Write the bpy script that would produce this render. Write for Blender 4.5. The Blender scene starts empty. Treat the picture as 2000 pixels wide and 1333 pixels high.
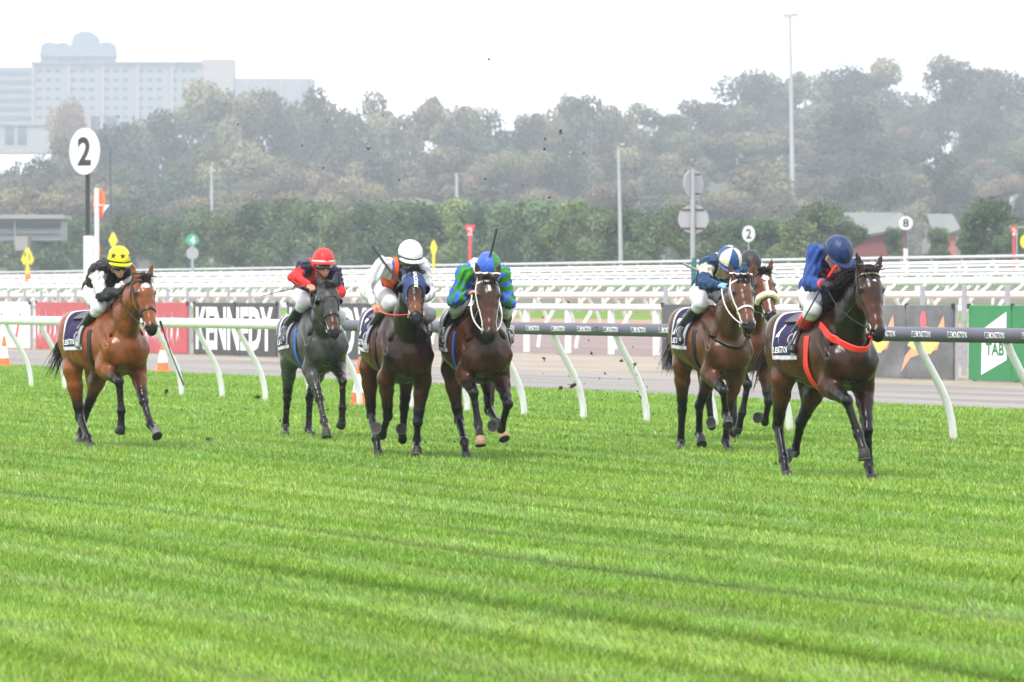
import bpy, math, random
import numpy as np
from mathutils import Vector, Matrix

# ------------------------------------------------------------------ camera, sky, sun, exposure
scene = bpy.context.scene
COL = scene.collection
cam_data = bpy.data.cameras.new("camera")
cam = bpy.data.objects.new("camera", cam_data)
COL.objects.link(cam)
cam.location = (0.0, 0.0, 1.6)
cam.rotation_euler = (math.radians(90), 0, 0)
cam_data.sensor_width = 36.0
cam_data.lens = 162.0
cam_data.shift_y = -0.0432
cam_data.clip_start = 0.5
cam_data.clip_end = 9000.0
cam_data.dof.use_dof = True
cam_data.dof.focus_distance = 39.0
cam_data.dof.aperture_fstop = 7.5
scene.camera = cam

SUN_EL, SUN_AZ = math.radians(56), math.radians(205)   # azimuth clockwise from +Y: behind the camera, to the left
world = bpy.data.worlds.new("World")
scene.world = world
world.use_nodes = True
wn, wl = world.node_tree.nodes, world.node_tree.links
wn.clear()
w_out = wn.new('ShaderNodeOutputWorld')
w_bg = wn.new('ShaderNodeBackground')
w_sky = wn.new('ShaderNodeTexSky')
w_sky.sky_type = 'NISHITA'
w_sky.sun_disc = False
w_sky.sun_elevation = SUN_EL
w_sky.sun_rotation = SUN_AZ
w_sky.dust_density = 4.0
w_mix = wn.new('ShaderNodeMixRGB')            # a closed, bright cloud deck over the clear sky
w_mix.inputs[0].default_value = 0.93
w_tc = wn.new('ShaderNodeTexCoord')
w_noise = wn.new('ShaderNodeTexNoise')
w_noise.inputs['Scale'].default_value = 2.5
w_noise.inputs['Detail'].default_value = 4
w_ramp = wn.new('ShaderNodeValToRGB')
w_ramp.color_ramp.elements[0].position = 0.3
w_ramp.color_ramp.elements[0].color = (8.2, 8.35, 8.6, 1)
w_ramp.color_ramp.elements[1].position = 0.7
w_ramp.color_ramp.elements[1].color = (8.9, 8.95, 9.0, 1)
wl.new(w_tc.outputs['Generated'], w_noise.inputs['Vector'])
wl.new(w_noise.outputs['Fac'], w_ramp.inputs['Fac'])
wl.new(w_sky.outputs[0], w_mix.inputs[1])
wl.new(w_ramp.outputs[0], w_mix.inputs[2])
wl.new(w_mix.outputs[0], w_bg.inputs['Color'])
w_bg.inputs['Strength'].default_value = 0.10
wl.new(w_bg.outputs[0], w_out.inputs['Surface'])

sun_data = bpy.data.lights.new("sun", 'SUN')
sun_data.energy = 1.5
sun_data.angle = math.radians(11)
sun_data.color = (1.0, 0.97, 0.92)
sun = bpy.data.objects.new("sun", sun_data)
COL.objects.link(sun)
sun.rotation_euler = (math.radians(90) - SUN_EL, 0, math.radians(180) - SUN_AZ)
sun.location = (-20, -20, 60)

scene.view_settings.view_transform = 'Standard'
scene.view_settings.look = 'None'
scene.view_settings.gamma = 1.0
scene.view_settings.use_curve_mapping = False
scene.view_settings.exposure = 1.40
scene.cycles.max_bounces = 6
scene.cycles.diffuse_bounces = 3
scene.cycles.glossy_bounces = 2
scene.cycles.transparent_max_bounces = 8
scene.cycles.volume_bounces = 0
scene.cycles.use_denoising = True

# ------------------------------------------------------------------ helpers
def tag(o, label=None, cat=None, group=None, kind=None):
    if label: o['label'] = label
    if cat: o['category'] = cat
    if group: o['group'] = group
    if kind: o['kind'] = kind
    return o

def thing(name, label, cat, loc=(0, 0, 0), rotz=0.0, group=None):
    o = bpy.data.objects.new(name, None)
    COL.objects.link(o)
    o.empty_display_size = 0.2
    o.location = loc
    o.rotation_euler = (0, 0, rotz)
    return tag(o, label, cat, group)

def mesh_obj(name, V, Fc, mat, parent=None, smooth=True, cols=None, sharp=None):
    V = np.asarray(V, np.float32).reshape(-1, 3)
    me = bpy.data.meshes.new(name)
    if isinstance(Fc, np.ndarray):
        n, k = Fc.shape
        me.vertices.add(len(V)); me.vertices.foreach_set('co', V.ravel())
        me.loops.add(n * k); me.loops.foreach_set('vertex_index', Fc.ravel().astype(np.int32))
        me.polygons.add(n)
        me.polygons.foreach_set('loop_start', (np.arange(n) * k).astype(np.int32))
        me.update(calc_edges=True)
    else:
        me.from_pydata([tuple(map(float, v)) for v in V], [], Fc)
    me.polygons.foreach_set('use_smooth', np.full(len(me.polygons), bool(smooth)))
    if cols is not None:
        a = me.color_attributes.new('Col', 'FLOAT_COLOR', 'POINT')
        c = np.ones((len(V), 4), np.float32); c[:, :3] = cols
        a.data.foreach_set('color', c.ravel())
    if smooth and sharp:
        me.set_sharp_from_angle(angle=math.radians(sharp))
    me.materials.append(mat)
    me.validate()
    o = bpy.data.objects.new(name, me)
    COL.objects.link(o)
    if parent is not None: o.parent = parent
    return o

def nrm(v):
    v = np.asarray(v, float); n = np.linalg.norm(v)
    return v / n if n > 1e-9 else v

def frame(axis, hint=(0, 0, 1)):
    a = nrm(axis); h = np.asarray(hint, float)
    if abs(a @ nrm(h)) > 0.98: h = np.array([1.0, 0, 0])
    x = nrm(np.cross(h, a)); y = np.cross(a, x)
    return x, y, a

class MB:
    """collects shapes; build() links them as ONE mesh object"""
    def __init__(self): self.v = []; self.f = []; self.n = 0; self.c = []
    def add(self, V, Fc, col=None):
        V = np.asarray(V, float).reshape(-1, 3)
        self.v.append(V); self.f += [tuple(int(i) + self.n for i in f) for f in Fc]; self.n += len(V)
        self.c.append(np.tile(np.array(col if col is not None else (1, 1, 1), float), (len(V), 1)))
        return self
    def box(self, c, s, rot=None, col=None, bevel=0.0):
        c = np.asarray(c, float); hx, hy, hz = [q / 2 for q in s]
        if bevel > 0:
            b = min(bevel, hx * .45, hy * .45, hz * .45)
            V = []
            ring = [(-hx + b, -hy), (hx - b, -hy), (hx, -hy + b), (hx, hy - b), (hx - b, hy), (-hx + b, hy), (-hx, hy - b), (-hx, -hy + b)]
            inn = [(x * (1 - b / hx), y * (1 - b / hy)) for x, y in ring]
            for pts, z in ((inn, -hz), (ring, -hz + b), (ring, hz - b), (inn, hz)): V += [(x, y, z) for x, y in pts]
            Fc = [tuple(range(7, -1, -1))]
            for r in range(3):
                for i in range(8): Fc.append((r * 8 + i, r * 8 + (i + 1) % 8, r * 8 + 8 + (i + 1) % 8, r * 8 + 8 + i))
            Fc.append(tuple(range(24, 32)))
        else:
            V = [(x, y, z) for z in (-hz, hz) for y in (-hy, hy) for x in (-hx, hx)]
            Fc = [(0, 2, 3, 1), (4, 5, 7, 6), (0, 1, 5, 4), (2, 6, 7, 3), (0, 4, 6, 2), (1, 3, 7, 5)]
        V = np.array(V)
        if rot is not None: V = V @ np.asarray(rot, float).T
        return self.add(V + c, Fc, col)
    def tube(self, path, r, n=10, col=None, caps=True, sy=1.0, hint=(0, 0, 1)):
        P = np.asarray(path, float); m = len(P)
        r = np.broadcast_to(np.asarray(r, float), (m,))
        T = np.gradient(P, axis=0)
        V = []; x = None
        for i in range(m):
            a = nrm(T[i])
            if x is None: x, y, _ = frame(a, hint)
            else:
                x = nrm(x - a * (x @ a)); y = np.cross(a, x)
            for k in range(n):
                th = 2 * math.pi * k / n
                V.append(P[i] + x * (math.cos(th) * r[i]) + y * (math.sin(th) * r[i] * sy))
        Fc = []
        for i in range(m - 1):
            for k in range(n):
                Fc.append((i * n + k, i * n + (k + 1) % n, (i + 1) * n + (k + 1) % n, (i + 1) * n + k))
        if caps:
            Fc.append(tuple(range(n - 1, -1, -1))); Fc.append(tuple(range((m - 1) * n, m * n)))
        return self.add(V, Fc, col)
    def disc(self, c, normal, r, th=0.02, n=28, ry=None, col=None, hint=(0, 0, 1)):
        x, y, a = frame(normal, hint); c = np.asarray(c, float); ry = ry or r
        V = []
        for s, q in ((-.5, .96), (-.42, 1), (.42, 1), (.5, .96)):
            for k in range(n):
                t = 2 * math.pi * k / n
                V.append(c + x * (r * q * math.cos(t)) + y * (ry * q * math.sin(t)) + a * (s * th))
        Fc = [tuple(range(n - 1, -1, -1)), tuple(range(3 * n, 4 * n))]
        for i in range(3):
            for k in range(n): Fc.append((i * n + k, i * n + (k + 1) % n, (i + 1) * n + (k + 1) % n, (i + 1) * n + k))
        return self.add(V, Fc, col)
    def prism(self, poly, origin, ex, ey, depth, col=None):
        """2D outline (in ex,ey) extruded along ex x ey"""
        ex, ey = np.asarray(ex, float), np.asarray(ey, float); ez = np.cross(ex, ey); o = np.asarray(origin, float)
        n = len(poly)
        V = [o + ex * p[0] + ey * p[1] for p in poly] + [o + ex * p[0] + ey * p[1] + ez * depth for p in poly]
        Fc = [tuple(range(n - 1, -1, -1)), tuple(range(n, 2 * n))]
        for i in range(n): Fc.append((i, (i + 1) % n, n + (i + 1) % n, n + i))
        return self.add(V, Fc, col)
    def ball(self, c, r, n=12, m=8, col=None, rot=None):
        r = np.broadcast_to(np.asarray(r, float), (3,)); V = [(0, 0, 1)]
        for i in range(1, m):
            p = math.pi * i / m
            for k in range(n):
                t = 2 * math.pi * k / n
                V.append((math.sin(p) * math.cos(t), math.sin(p) * math.sin(t), math.cos(p)))
        V.append((0, 0, -1)); Fc = []
        for k in range(n): Fc.append((0, 1 + k, 1 + (k + 1) % n))
        for i in range(m - 2):
            for k in range(n):
                a = 1 + i * n + k; b = 1 + i * n + (k + 1) % n
                Fc.append((a, a + n, b + n, b))
        e = len(V) - 1
        for k in range(n): Fc.append((e, 1 + (m - 2) * n + (k + 1) % n, 1 + (m - 2) * n + k))
        V = np.array(V) * r
        if rot is not None: V = V @ np.asarray(rot, float).T
        return self.add(V + np.asarray(c, float), Fc, col)
    def build(self, name, mat, parent=None, smooth=True, sharp=40, usecol=False):
        return mesh_obj(name, np.vstack(self.v), self.f, mat, parent, smooth, np.vstack(self.c) if usecol else None, sharp)

# ------------------------------------------------------------------ materials
def srgb(r, g, b):
    f = lambda c: (c / 12.92 if c <= .04045 else ((c + .055) / 1.055) ** 2.4)
    return tuple(f(c / 255.0) for c in (r, g, b))

def mat(name, col=(.5, .5, .5), rough=.6, metal=0.0, spec=.5, var=0.0, scale=8.0, bump=0.0, bscale=40.0, vcol=False, sheen=0.0,
        dirt=None, dscale=3.0, dlo=.55, dhi=.7, coat=0.0, trans=0.0):
    m = bpy.data.materials.new(name); m.use_nodes = True
    N, L = m.node_tree.nodes, m.node_tree.links
    b = N['Principled BSDF']
    b.inputs['Roughness'].default_value = rough
    b.inputs['Metallic'].default_value = metal
    b.inputs['Specular IOR Level'].default_value = spec
    if sheen: b.inputs['Sheen Weight'].default_value = sheen
    if coat: b.inputs['Coat Weight'].default_value = coat; b.inputs['Coat Roughness'].default_value = .25
    tc = N.new('ShaderNodeTexCoord')
    if vcol:
        a = N.new('ShaderNodeVertexColor'); a.layer_name = 'Col'; src = a.outputs['Color']
    else:
        a = N.new('ShaderNodeRGB'); a.outputs[0].default_value = (*col, 1); src = a.outputs[0]
    if var > 0:
        nz = N.new('ShaderNodeTexNoise'); nz.inputs['Scale'].default_value = scale; nz.inputs['Detail'].default_value = 5
        L.new(tc.outputs['Object'], nz.inputs['Vector'])
        mr = N.new('ShaderNodeMapRange'); mr.inputs[1].default_value = .3; mr.inputs[2].default_value = .7
        mr.inputs[3].default_value = 1 - var; mr.inputs[4].default_value = 1 + var
        L.new(nz.outputs['Fac'], mr.inputs[0])
        mx = N.new('ShaderNodeVectorMath'); mx.operation = 'SCALE'
        L.new(src, mx.inputs[0]); L.new(mr.outputs[0], mx.inputs['Scale']); src = mx.outputs[0]
    if dirt is not None:
        nz = N.new('ShaderNodeTexNoise'); nz.inputs['Scale'].default_value = dscale; nz.inputs['Detail'].default_value = 8; nz.inputs['Roughness'].default_value = .65
        L.new(tc.outputs['Object'], nz.inputs['Vector'])
        rp = N.new('ShaderNodeMapRange'); rp.inputs[1].default_value = dlo; rp.inputs[2].default_value = dhi; L.new(nz.outputs['Fac'], rp.inputs[0])
        mm = N.new('ShaderNodeMixRGB'); L.new(rp.outputs[0], mm.inputs[0]); L.new(src, mm.inputs[1]); mm.inputs[2].default_value = (*dirt, 1); src = mm.outputs[0]
    L.new(src, b.inputs['Base Color'])
    if bump > 0:
        nz = N.new('ShaderNodeTexNoise'); nz.inputs['Scale'].default_value = bscale; nz.inputs['Detail'].default_value = 6
        L.new(tc.outputs['Object'], nz.inputs['Vector'])
        bp = N.new('ShaderNodeBump'); bp.inputs['Strength'].default_value = bump; bp.inputs['Distance'].default_value = .02
        L.new(nz.outputs['Fac'], bp.inputs['Height']); L.new(bp.outputs[0], b.inputs['Normal'])
    return m

FPX, HV, CH = 9000.0, 580.0, 1.6                 # focal length in photo pixels, horizon row, eye height
def at(u, v, y): return np.array([(u - 1000) / FPX * y, y, CH - (v - HV) / FPX * y])
def px(y): return y / FPX                          # metres per photo pixel at that distance
TD = np.array([0.4023, -0.9155]); TN = np.array([0.9155, 0.4023])      # along the track / across it
def TK(t, w, z=0.0): return np.array([TD[0] * t + TN[0] * w, TD[1] * t + TN[1] * w, z])
def t_at(u, w):
    m = (u - 1000) / FPX
    return w * (TN[1] * m - TN[0]) / (TD[0] - TD[1] * m)
TRACK_ANG = math.atan2(TD[1], TD[0])

FONT = None
def text_mesh(body, size=1.0, xs=1.0, bold=0.0, spacing=1.0):
    """flat lettering as vertices and triangles, centred on the origin in XY"""
    cu = bpy.data.curves.new('lettering', 'FONT'); cu.body = body; cu.size = size; cu.align_x = 'CENTER'; cu.align_y = 'CENTER'
    cu.offset = bold; cu.space_character = spacing; cu.resolution_u = 3
    o = bpy.data.objects.new('lettering', cu); COL.objects.link(o)
    dg = bpy.context.evaluated_depsgraph_get()
    me = bpy.data.meshes.new_from_object(o.evaluated_get(dg))
    V = np.empty(len(me.vertices) * 3, np.float32); me.vertices.foreach_get('co', V); V = V.reshape(-1, 3).copy()
    Fc = [tuple(p.vertices) for p in me.polygons]
    bpy.data.objects.remove(o); bpy.data.curves.remove(cu); bpy.data.meshes.remove(me)
    V[:, 0] -= (V[:, 0].max() + V[:, 0].min()) / 2; V[:, 1] -= (V[:, 1].max() + V[:, 1].min()) / 2
    V[:, 0] *= xs
    return V[:, :2].astype(float), Fc
# ------------------------------------------------------------------ ground
ZW = [(-400, 0), (60, 0), (81, .30), (97, .93), (112, 1.6), (125, 2.2), (141, 2.8), (170, 4.0), (220, 5.0), (3000, 5.0)]
def zprof(w): return np.interp(w, [a for a, _ in ZW], [b for _, b in ZW])
def sstep(a, b, x): q = np.clip((np.asarray(x, float) - a) / (b - a), 0, 1); return q * q * (3 - 2 * q)
def ground_z(x, y):
    w = x * TN[0] + y * TN[1]
    u = 1000 + FPX * x / np.maximum(y, 30)
    hill = 1.6 * sstep(690, 1310, y) * (9 + 12 * sstep(1050, 1500, u)) * sstep(150, 260, w)
    return zprof(w) + hill

def ground_mat(name, c1, c2, scale=.6, stretch=1.0, rough=.9, bump=.3, bscale=30, c3=None):
    m = bpy.data.materials.new(name); m.use_nodes = True; N, L = m.node_tree.nodes, m.node_tree.links; b = N['Principled BSDF']
    b.inputs['Roughness'].default_value = rough; b.inputs['Specular IOR Level'].default_value = .12
    tc = N.new('ShaderNodeTexCoord'); mp = N.new('ShaderNodeMapping'); mp.vector_type = 'TEXTURE'
    mp.inputs['Rotation'].default_value = (0, 0, TRACK_ANG); mp.inputs['Scale'].default_value = (stretch, 1, 1)
    L.new(tc.outputs['Object'], mp.inputs['Vector'])
    n1 = N.new('ShaderNodeTexNoise'); n1.inputs['Scale'].default_value = scale; n1.inputs['Detail'].default_value = 6; n1.inputs['Roughness'].default_value = .6
    L.new(mp.outputs[0], n1.inputs['Vector'])
    r = N.new('ShaderNodeValToRGB'); r.color_ramp.elements[0].position = .32; r.color_ramp.elements[1].position = .68
    r.color_ramp.elements[0].color = (*c1, 1); r.color_ramp.elements[1].color = (*c2, 1)
    if c3: e = r.color_ramp.elements.new(.5); e.color = (*c3, 1)
    L.new(n1.outputs['Fac'], r.inputs['Fac']); L.new(r.outputs[0], b.inputs['Base Color'])
    n2 = N.new('ShaderNodeTexNoise'); n2.inputs['Scale'].default_value = bscale; n2.inputs['Detail'].default_value = 6; L.new(tc.outputs['Object'], n2.inputs['Vector'])
    bp = N.new('ShaderNodeBump'); bp.inputs['Strength'].default_value = bump; bp.inputs['Distance'].default_value = .03
    L.new(n2.outputs['Fac'], bp.inputs['Height']); L.new(bp.outputs[0], b.inputs['Normal'])
    return m

def sheet(name, w_list, t_list, m, dz=0.0):
    W = np.array(sorted(w_list), float); T = np.array(t_list, float)
    V = []
    for t in T:
        for w in W:
            x = TD[0] * t + TN[0] * w; y = TD[1] * t + TN[1] * w
            V.append((x, y, float(ground_z(x, y)) + dz))
    n = len(W); i = np.arange(len(T) * n).reshape(len(T), n)
    q = np.stack([i[:-1, :-1].ravel(), i[:-1, 1:].ravel(), i[1:, 1:].ravel(), i[1:, :-1].ravel()], 1)
    o = mesh_obj(name, V, q, m, None, True); o['kind'] = 'structure'; return o
KW = [a for a, _ in ZW[1:-1]]
M_TURF = ground_mat('turf', (.070, .185, .012), (.105, .235, .018), .9, 6.0, bump=.5, bscale=60)
M_FAR = ground_mat('infield_grass', (.085, .16, .022), (.115, .20, .03), .05, 3)
sheet('ground', [-60, 0] + KW + [190, 230, 270, 320, 380, 450, 540, 650, 800, 1100, 1600], list(range(-4000, -700, 100)) + list(range(-700, 160, 20)), M_FAR)
sheet('hillside', [185, 230, 270, 320, 380, 450, 540, 650, 800, 1100, 1600], list(range(-4000, -700, 100)) + list(range(-700, 160, 20)), ground_mat('scrub', (.06, .062, .04), (.085, .078, .055), .12, 1, bump=.8, bscale=.6), .35)
sheet('grass_track', [-30, 0, 10, 20, 32.4], range(-160, 41, 20), M_TURF, .004)
sheet('path', [32.4, 40.6], range(-300, 61, 20), ground_mat('grey_roadway', (.135, .124, .118), (.245, .228, .218), .9, 14, bump=.2, c3=(.20, .187, .18)), .004)
sheet('sand_strip', [40.6, 52.6], range(-300, 61, 20), ground_mat('pale_sand', (.205, .175, .140), (.295, .260, .215), .8, 5, bump=.6, bscale=6), .004)
sheet('dirt_track', [52.6, 60, 77], range(-400, 61, 20), ground_mat('maroon_track', (.165, .122, .120), (.225, .175, .170), .25, 14), .004)
sheet('pale_track', [98.5, 112, 125, 141, 165], range(-520, 81, 20), ground_mat('pale_track', (.085, .088, .062), (.145, .140, .108), .3, 8), .004)
sheet('orange_dirt', [77, 81, 88], range(-400, 61, 20), ground_mat('orange_dirt', (.25, .155, .10), (.32, .205, .14), .4, 8), .004)

# ------------------------------------------------------------------ running rails
M_WPAINT = mat('white_paint', (.66, .655, .66), .4, dirt=(.46, .455, .43), dscale=5, dlo=.56, dhi=.85)
M_WPOST = mat('white_post_paint', (.66, .655, .66), .45, dirt=(.45, .44, .40), dscale=9, dlo=.55, dhi=.8)
M_WPOSTV = mat('stained_post_paint', vcol=True, rough=.45, dirt=(.45, .44, .40), dscale=9, dlo=.56, dhi=.8)
M_SLEEVE = mat('purple_sleeve', (.082, .080, .115), .55, var=.1, scale=3, dirt=(.15, .145, .17), dscale=4, dlo=.6, dhi=.8)
M_GREY = mat('grey_steel', (.30, .31, .33), .5, dirt=(.2, .17, .14), dscale=6, dlo=.6, dhi=.85)
M_WLET = mat('white_letters', (.78, .78, .80), .6)

def oval_bar(name, w, zc, t0, t1, ry, rz, m, parent, org, n=14, zf=None, step=4.0):
    ts = np.arange(t0, t1 + 1e-6, (t1 - t0) / max(2, int((t1 - t0) / step))); V = []
    for t in ts:
        for k in range(n):
            a = 2 * math.pi * k / n
            V.append(TK(t, w + ry * math.cos(a), zc + rz * math.sin(a)) - org)
    m_ = len(ts); Fc = [(i * n + k, i * n + n + k, i * n + n + (k + 1) % n, i * n + (k + 1) % n) for i in range(m_ - 1) for k in range(n)]
    Fc += [tuple(range(n)), tuple(range((m_ - 1) * n + n - 1, (m_ - 1) * n - 1, -1))]
    return mesh_obj(name, V, Fc, m, parent, True, None, 50)

def goose_post(t, w_rail, w_foot, z_rail, z_foot, r, m, parent, org, tilt=0.0):
    d = w_foot - w_rail; H_ = z_rail - z_foot
    prof = [(.04, 0.0), (.15, -.10), (.42, -.28), (.68, -.46), (.86, -.62), (.96, -.78), (1.0, -.90), (1.0, -1.02)]
    pts = [TK(t + tilt * (1 + b), w_rail + d * a, z_rail + b * H_) - org for a, b in prof]
    mb = MB(); pts = np.array(pts)
    if m is M_WPOST:                                          # near posts: soil and grass stains rise from the foot
        s_ = np.linspace(0, 1, 22); d_ = np.r_[0, np.cumsum(np.linalg.norm(np.diff(pts, axis=0), axis=1))]; d_ /= d_[-1]
        pts = np.stack([np.interp(s_, d_, pts[:, k]) for k in range(3)], 1)
        mb.tube(pts, r, 12, hint=(TD[0], TD[1], 0)); v = mb.v[0]; h_ = v[:, 2] - v[:, 2].min()
        k_ = np.clip(1 - h_ / (.16 + .07 * np.sin(v[:, 0] * 60) * np.sin(v[:, 1] * 47 + t)), 0, 1)[:, None] * .75
        mb.c[0] = np.array([.66, .655, .66]) * (1 - k_) + np.array([.34, .33, .16]) * k_
        return mb.build('post', M_WPOSTV, parent, True, 40, True)
    mb.tube(pts, r, 9, hint=(TD[0], TD[1], 0)); return mb.build('post', m, parent)

W_R, W_F = 24.3, 24.75
t_c = t_at(665, W_R); t0, t1 = -118.0, -30.0
org = TK(-60, W_F, 0)
rr = thing('running_rail', 'long white rail beside the grass track, right part sheathed in purple with repeated lettering', 'rail', tuple(org))
oval_bar('rail', W_R, 1.19, t0, t1, .060, .077, M_WPAINT, rr, org)
sl = oval_bar('sleeve', W_R, 1.19, t_c, t1 - .5, .0655, .0825, M_SLEEVE, rr, org)
for k in range(-11, 6):                                    # rail joints and their bolted collars
    t = t_at(1140, W_F) + .97 + k * 3.868
    if t0 + 1 < t < t1 - 1 and t < t_c: oval_bar('joint', W_R, 1.19, t - .06, t + .06, .0635, .081, M_WPOST, rr, org, 14, None, .06)
LV, LF = text_mesh('FLEMINGTON', 1.0, bold=.012); LV[:, 0] *= .42 / np.ptp(LV[:, 0]); LV[:, 1] *= .062 / np.ptp(LV[:, 1])
i = 0; tt = t_at(1740, W_R) - 15 * .80
while tt < t1 - 1:
    if tt > t_c + .4:
        V = []
        for x, y in LV:
            a = (y + .004) / .078; V.append(TK(tt + x, W_R - .0675 * math.cos(a), 1.19 + .0845 * math.sin(a)) - org)
        mesh_obj('lettering', V, LF, M_WLET, sl, False)
    tt += .80; i += 1
tp = t_at(1140, W_F)
for k in range(-22, 12):
    t = tp + k * 1.934
    if t0 < t < t1: goose_post(t + .05 * math.sin(k * 5.3), W_R, W_F + .02 * math.sin(k * 3.1), 1.12, 0, .043, M_WPOST, rr, org, .035 * math.sin(k * 2.3))

def far_rail(label, w, v_top, u_ref, bar, post_r, lean, spacing=2.4, m=None, square=False, off=0.0):
    s = .911 * (u_ref + 2950) / (w); zt = CH - (v_top - HV) / s
    ta, tb = t_at(-260, w), t_at(2260, w); org = TK((ta + tb) / 2, w, float(zprof(w)))
    r_ = thing('running_rail', label, 'rail', tuple(org), 0, 'distant rails behind the boards')
    zf = float(zprof(w)); m = m or M_WPAINT
    oval_bar('rail', w, zt - bar / 2, ta, tb, bar * .42, bar / 2, m, r_, org)
    n = 0; t = ta + off
    while t < tb and n < 100:
        if square:
            mb = MB(); c = TK(t, w, 0) - org; mb.box((c[0], c[1], (zt - bar - 0.03) / 2 + zf / 2 - org[2]), (.15, .15, zt - bar - zf + .02), np.array([[TD[0], -TD[1], 0], [TD[1], TD[0], 0], [0, 0, 1]]), bevel=.015); mb.build('post', m, r_)
        else: goose_post(t, w, w + lean, zt - bar * .8, zf - .02, post_r, m, r_, org)
        t += spacing; n += 1
    return r_
far_rail('white rail on square posts, first one behind the sponsor boards', 54, 594, 1150, .19, .07, 0, 2.9, square=True)
far_rail('white rail on bent posts, second one behind the sponsor boards', 60, 601, 1150, .10, .06, -.55, 2.9, off=1.2)
far_rail('low white rail on bent posts across the infield turf', 81, 571, 1150, .25, .075, .60, 2.7)
far_rail('thick white rail in the middle of the infield rails', 97, 548, 1150, .36, .075, -1.3, 2.8)
far_rail('white rail seen just above the thickest infield rail', 112, 534, 1150, .19, .065, -1.3, 3.0)
far_rail('white rail second from the top among the far rails', 125, 521, 1150, .21, .065, -1.4, 3.2)
far_rail('white rail close behind the thickest infield rail', 105, 541, 1150, .13, .06, -1.2, 3.0, off=1.1)
far_rail('white rail fifth from the bottom among the far rails', 118, 527.5, 1150, .12, .06, -1.3, 3.2, off=.7)
far_rail('thin grey rail along the top of the far rails', 143, 512, 1150, .20, .07, .5, 4.0, m=mat('grey_rail', (.50, .51, .52), .5))
for lab, ua, ub in (('short grey fence posts behind the red and black boards at left', -160, 720), ('short grey fence posts behind the boards at right', 1300, 2160)):
    w = 46.0; ta, tb = t_at(ua, w), t_at(ub, w); org = TK((ta + tb) / 2, w, 0); f_ = thing('post_fence', lab, 'fence', tuple(org))
    t = ta
    while t < tb:
        mb = MB(); c = TK(t, w, 0) - org; mb.box((c[0], c[1], .90), (.09, .09, 1.86), np.array([[TD[0], -TD[1], 0], [TD[1], TD[0], 0], [0, 0, 1]]), bevel=.01); mb.build('post', M_GREY, f_); t += 1.75
    mb = MB()
    for z in (.5, 1.1): mb.tube([TK(ta, w, z) - org, TK(tb, w, z) - org], .008, 6)
    mb.build('wire', M_GREY, f_)

# ------------------------------------------------------------------ sponsor boards along the roadway
def board_frame(u0, u1, w=43.0, z0=.03, z1=1.45):
    ta, tb = t_at(u0, w), t_at(u1, w); return ta, tb, TK((ta + tb) / 2, w, 0)
def board(label, u0, u1, colr, w=43.0, seams=(), z1=1.44, var=.08, dirt=None):
    ta, tb, org = board_frame(u0, u1, w); L_ = tb - ta
    b = thing('advertising_board', label, 'sponsor board', tuple(org), TRACK_ANG, 'sponsor boards along the roadway')
    m = mat('board_face', colr, .55, var=var, scale=2.0, dirt=dirt, dscale=1.6, dlo=.5, dhi=.75)
    # local frame: x along the track, -y... the face looks to local -y' (towards the grass)
    edges = [ta] + [t_at(s, w) for s in seams] + [tb]
    for a, c in zip(edges[:-1], edges[1:]):
        MB().box(((a + c) / 2 - (ta + tb) / 2, 0, (.03 + z1) / 2), (c - a - .02, .05, z1 - .03), bevel=.008).build('panel', m, b, True, 30)
    mb = MB()
    for a in edges: mb.box((a - (ta + tb) / 2 + (.06 if a == ta else -.06 if a == tb else 0), .09, .70), (.05, .07, 1.5))
    mb.box((0, .09, .4), (L_ * .98, .04, .05)); mb.box((0, .09, 1.2), (L_ * .98, .04, .05)); mb.build('frame', M_GREY, b, False)
    for a in edges: MB().box((a - (ta + tb) / 2, -.005, z1 - .02), (.03, .075, .10)).build('clip', M_BLACKM, b, False)
    return b, L_
M_BLACKM = mat('black_metal', (.02, .02, .022), .5)
def on_board(b, name, polys, m, y=-.031):
    mb = MB()
    for p in polys:
        V = [(x, y, z) for x, z in p] ; mb.add(V, [tuple(range(len(p)))])
    return mb.build(name, m, b, False)
def txt_board(b, body, x, z, wd, h, m, bold=.0, y=-.031, name='lettering'):
    V, Fc = text_mesh(body, 1.0, bold=bold); V[:, 0] *= wd / np.ptp(V[:, 0]); V[:, 1] *= h / np.ptp(V[:, 1])
    return mesh_obj(name, np.stack([x + V[:, 0], np.full(len(V), y), z + V[:, 1]], 1), Fc, m, b, False)
def scribble(L_, n, lo, hi, rng, bot=.35):
    P = []; x = -L_ / 2 + .2
    while x < L_ / 2 - .3:
        h = rng.uniform(lo, hi); wd = rng.uniform(.10, .26)
        P.append([(x, bot + rng.uniform(0, .15)), (x + wd * .5, h - .35), (x + wd * .65, h), (x + wd * .8, h - .5), (x + wd * 1.25, bot + rng.uniform(-.1, .2)), (x + wd * .7, bot + .35)])
        x += wd * rng.uniform(.8, 2.4)
    return P
rb = np.random.default_rng(4)
M_BRED = mat('board_red_print', (.55, .06, .05), .6)
b, L_ = board('white board with faint red slashes at the far left edge', -120, 58, (.74, .72, .72))
on_board(b, 'red_print', [[(x, .2), (x + .25, .2), (x + .75, 1.1), (x + .6, 1.1)] for x in np.linspace(-L_ / 2 + .5, L_ / 2 - 1.5, 5)], M_BRED)
b, L_ = board('pink red board with white jagged scribbles behind the bright bay horse', 71, 366, (.42, .062, .075), seams=(170, 268))
on_board(b, 'white_print', scribble(L_, 30, .85, 1.33, rb, .22), M_WLET)
M_KB = (.040, .040, .042)
for lab, ua, ub in (('dark board lettered in white, directly left of the almost black horse', 379, 541), ('dark board lettered in white, between the black horse and the hooded horse', 562, 724)):
    b, L_ = board(lab, ua, ub, M_KB, seams=((ua + ub) / 2,)); txt_board(b, 'KENNEDY', 0, .745, L_ * .93, 1.16, M_WLET, bold=.035)
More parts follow.
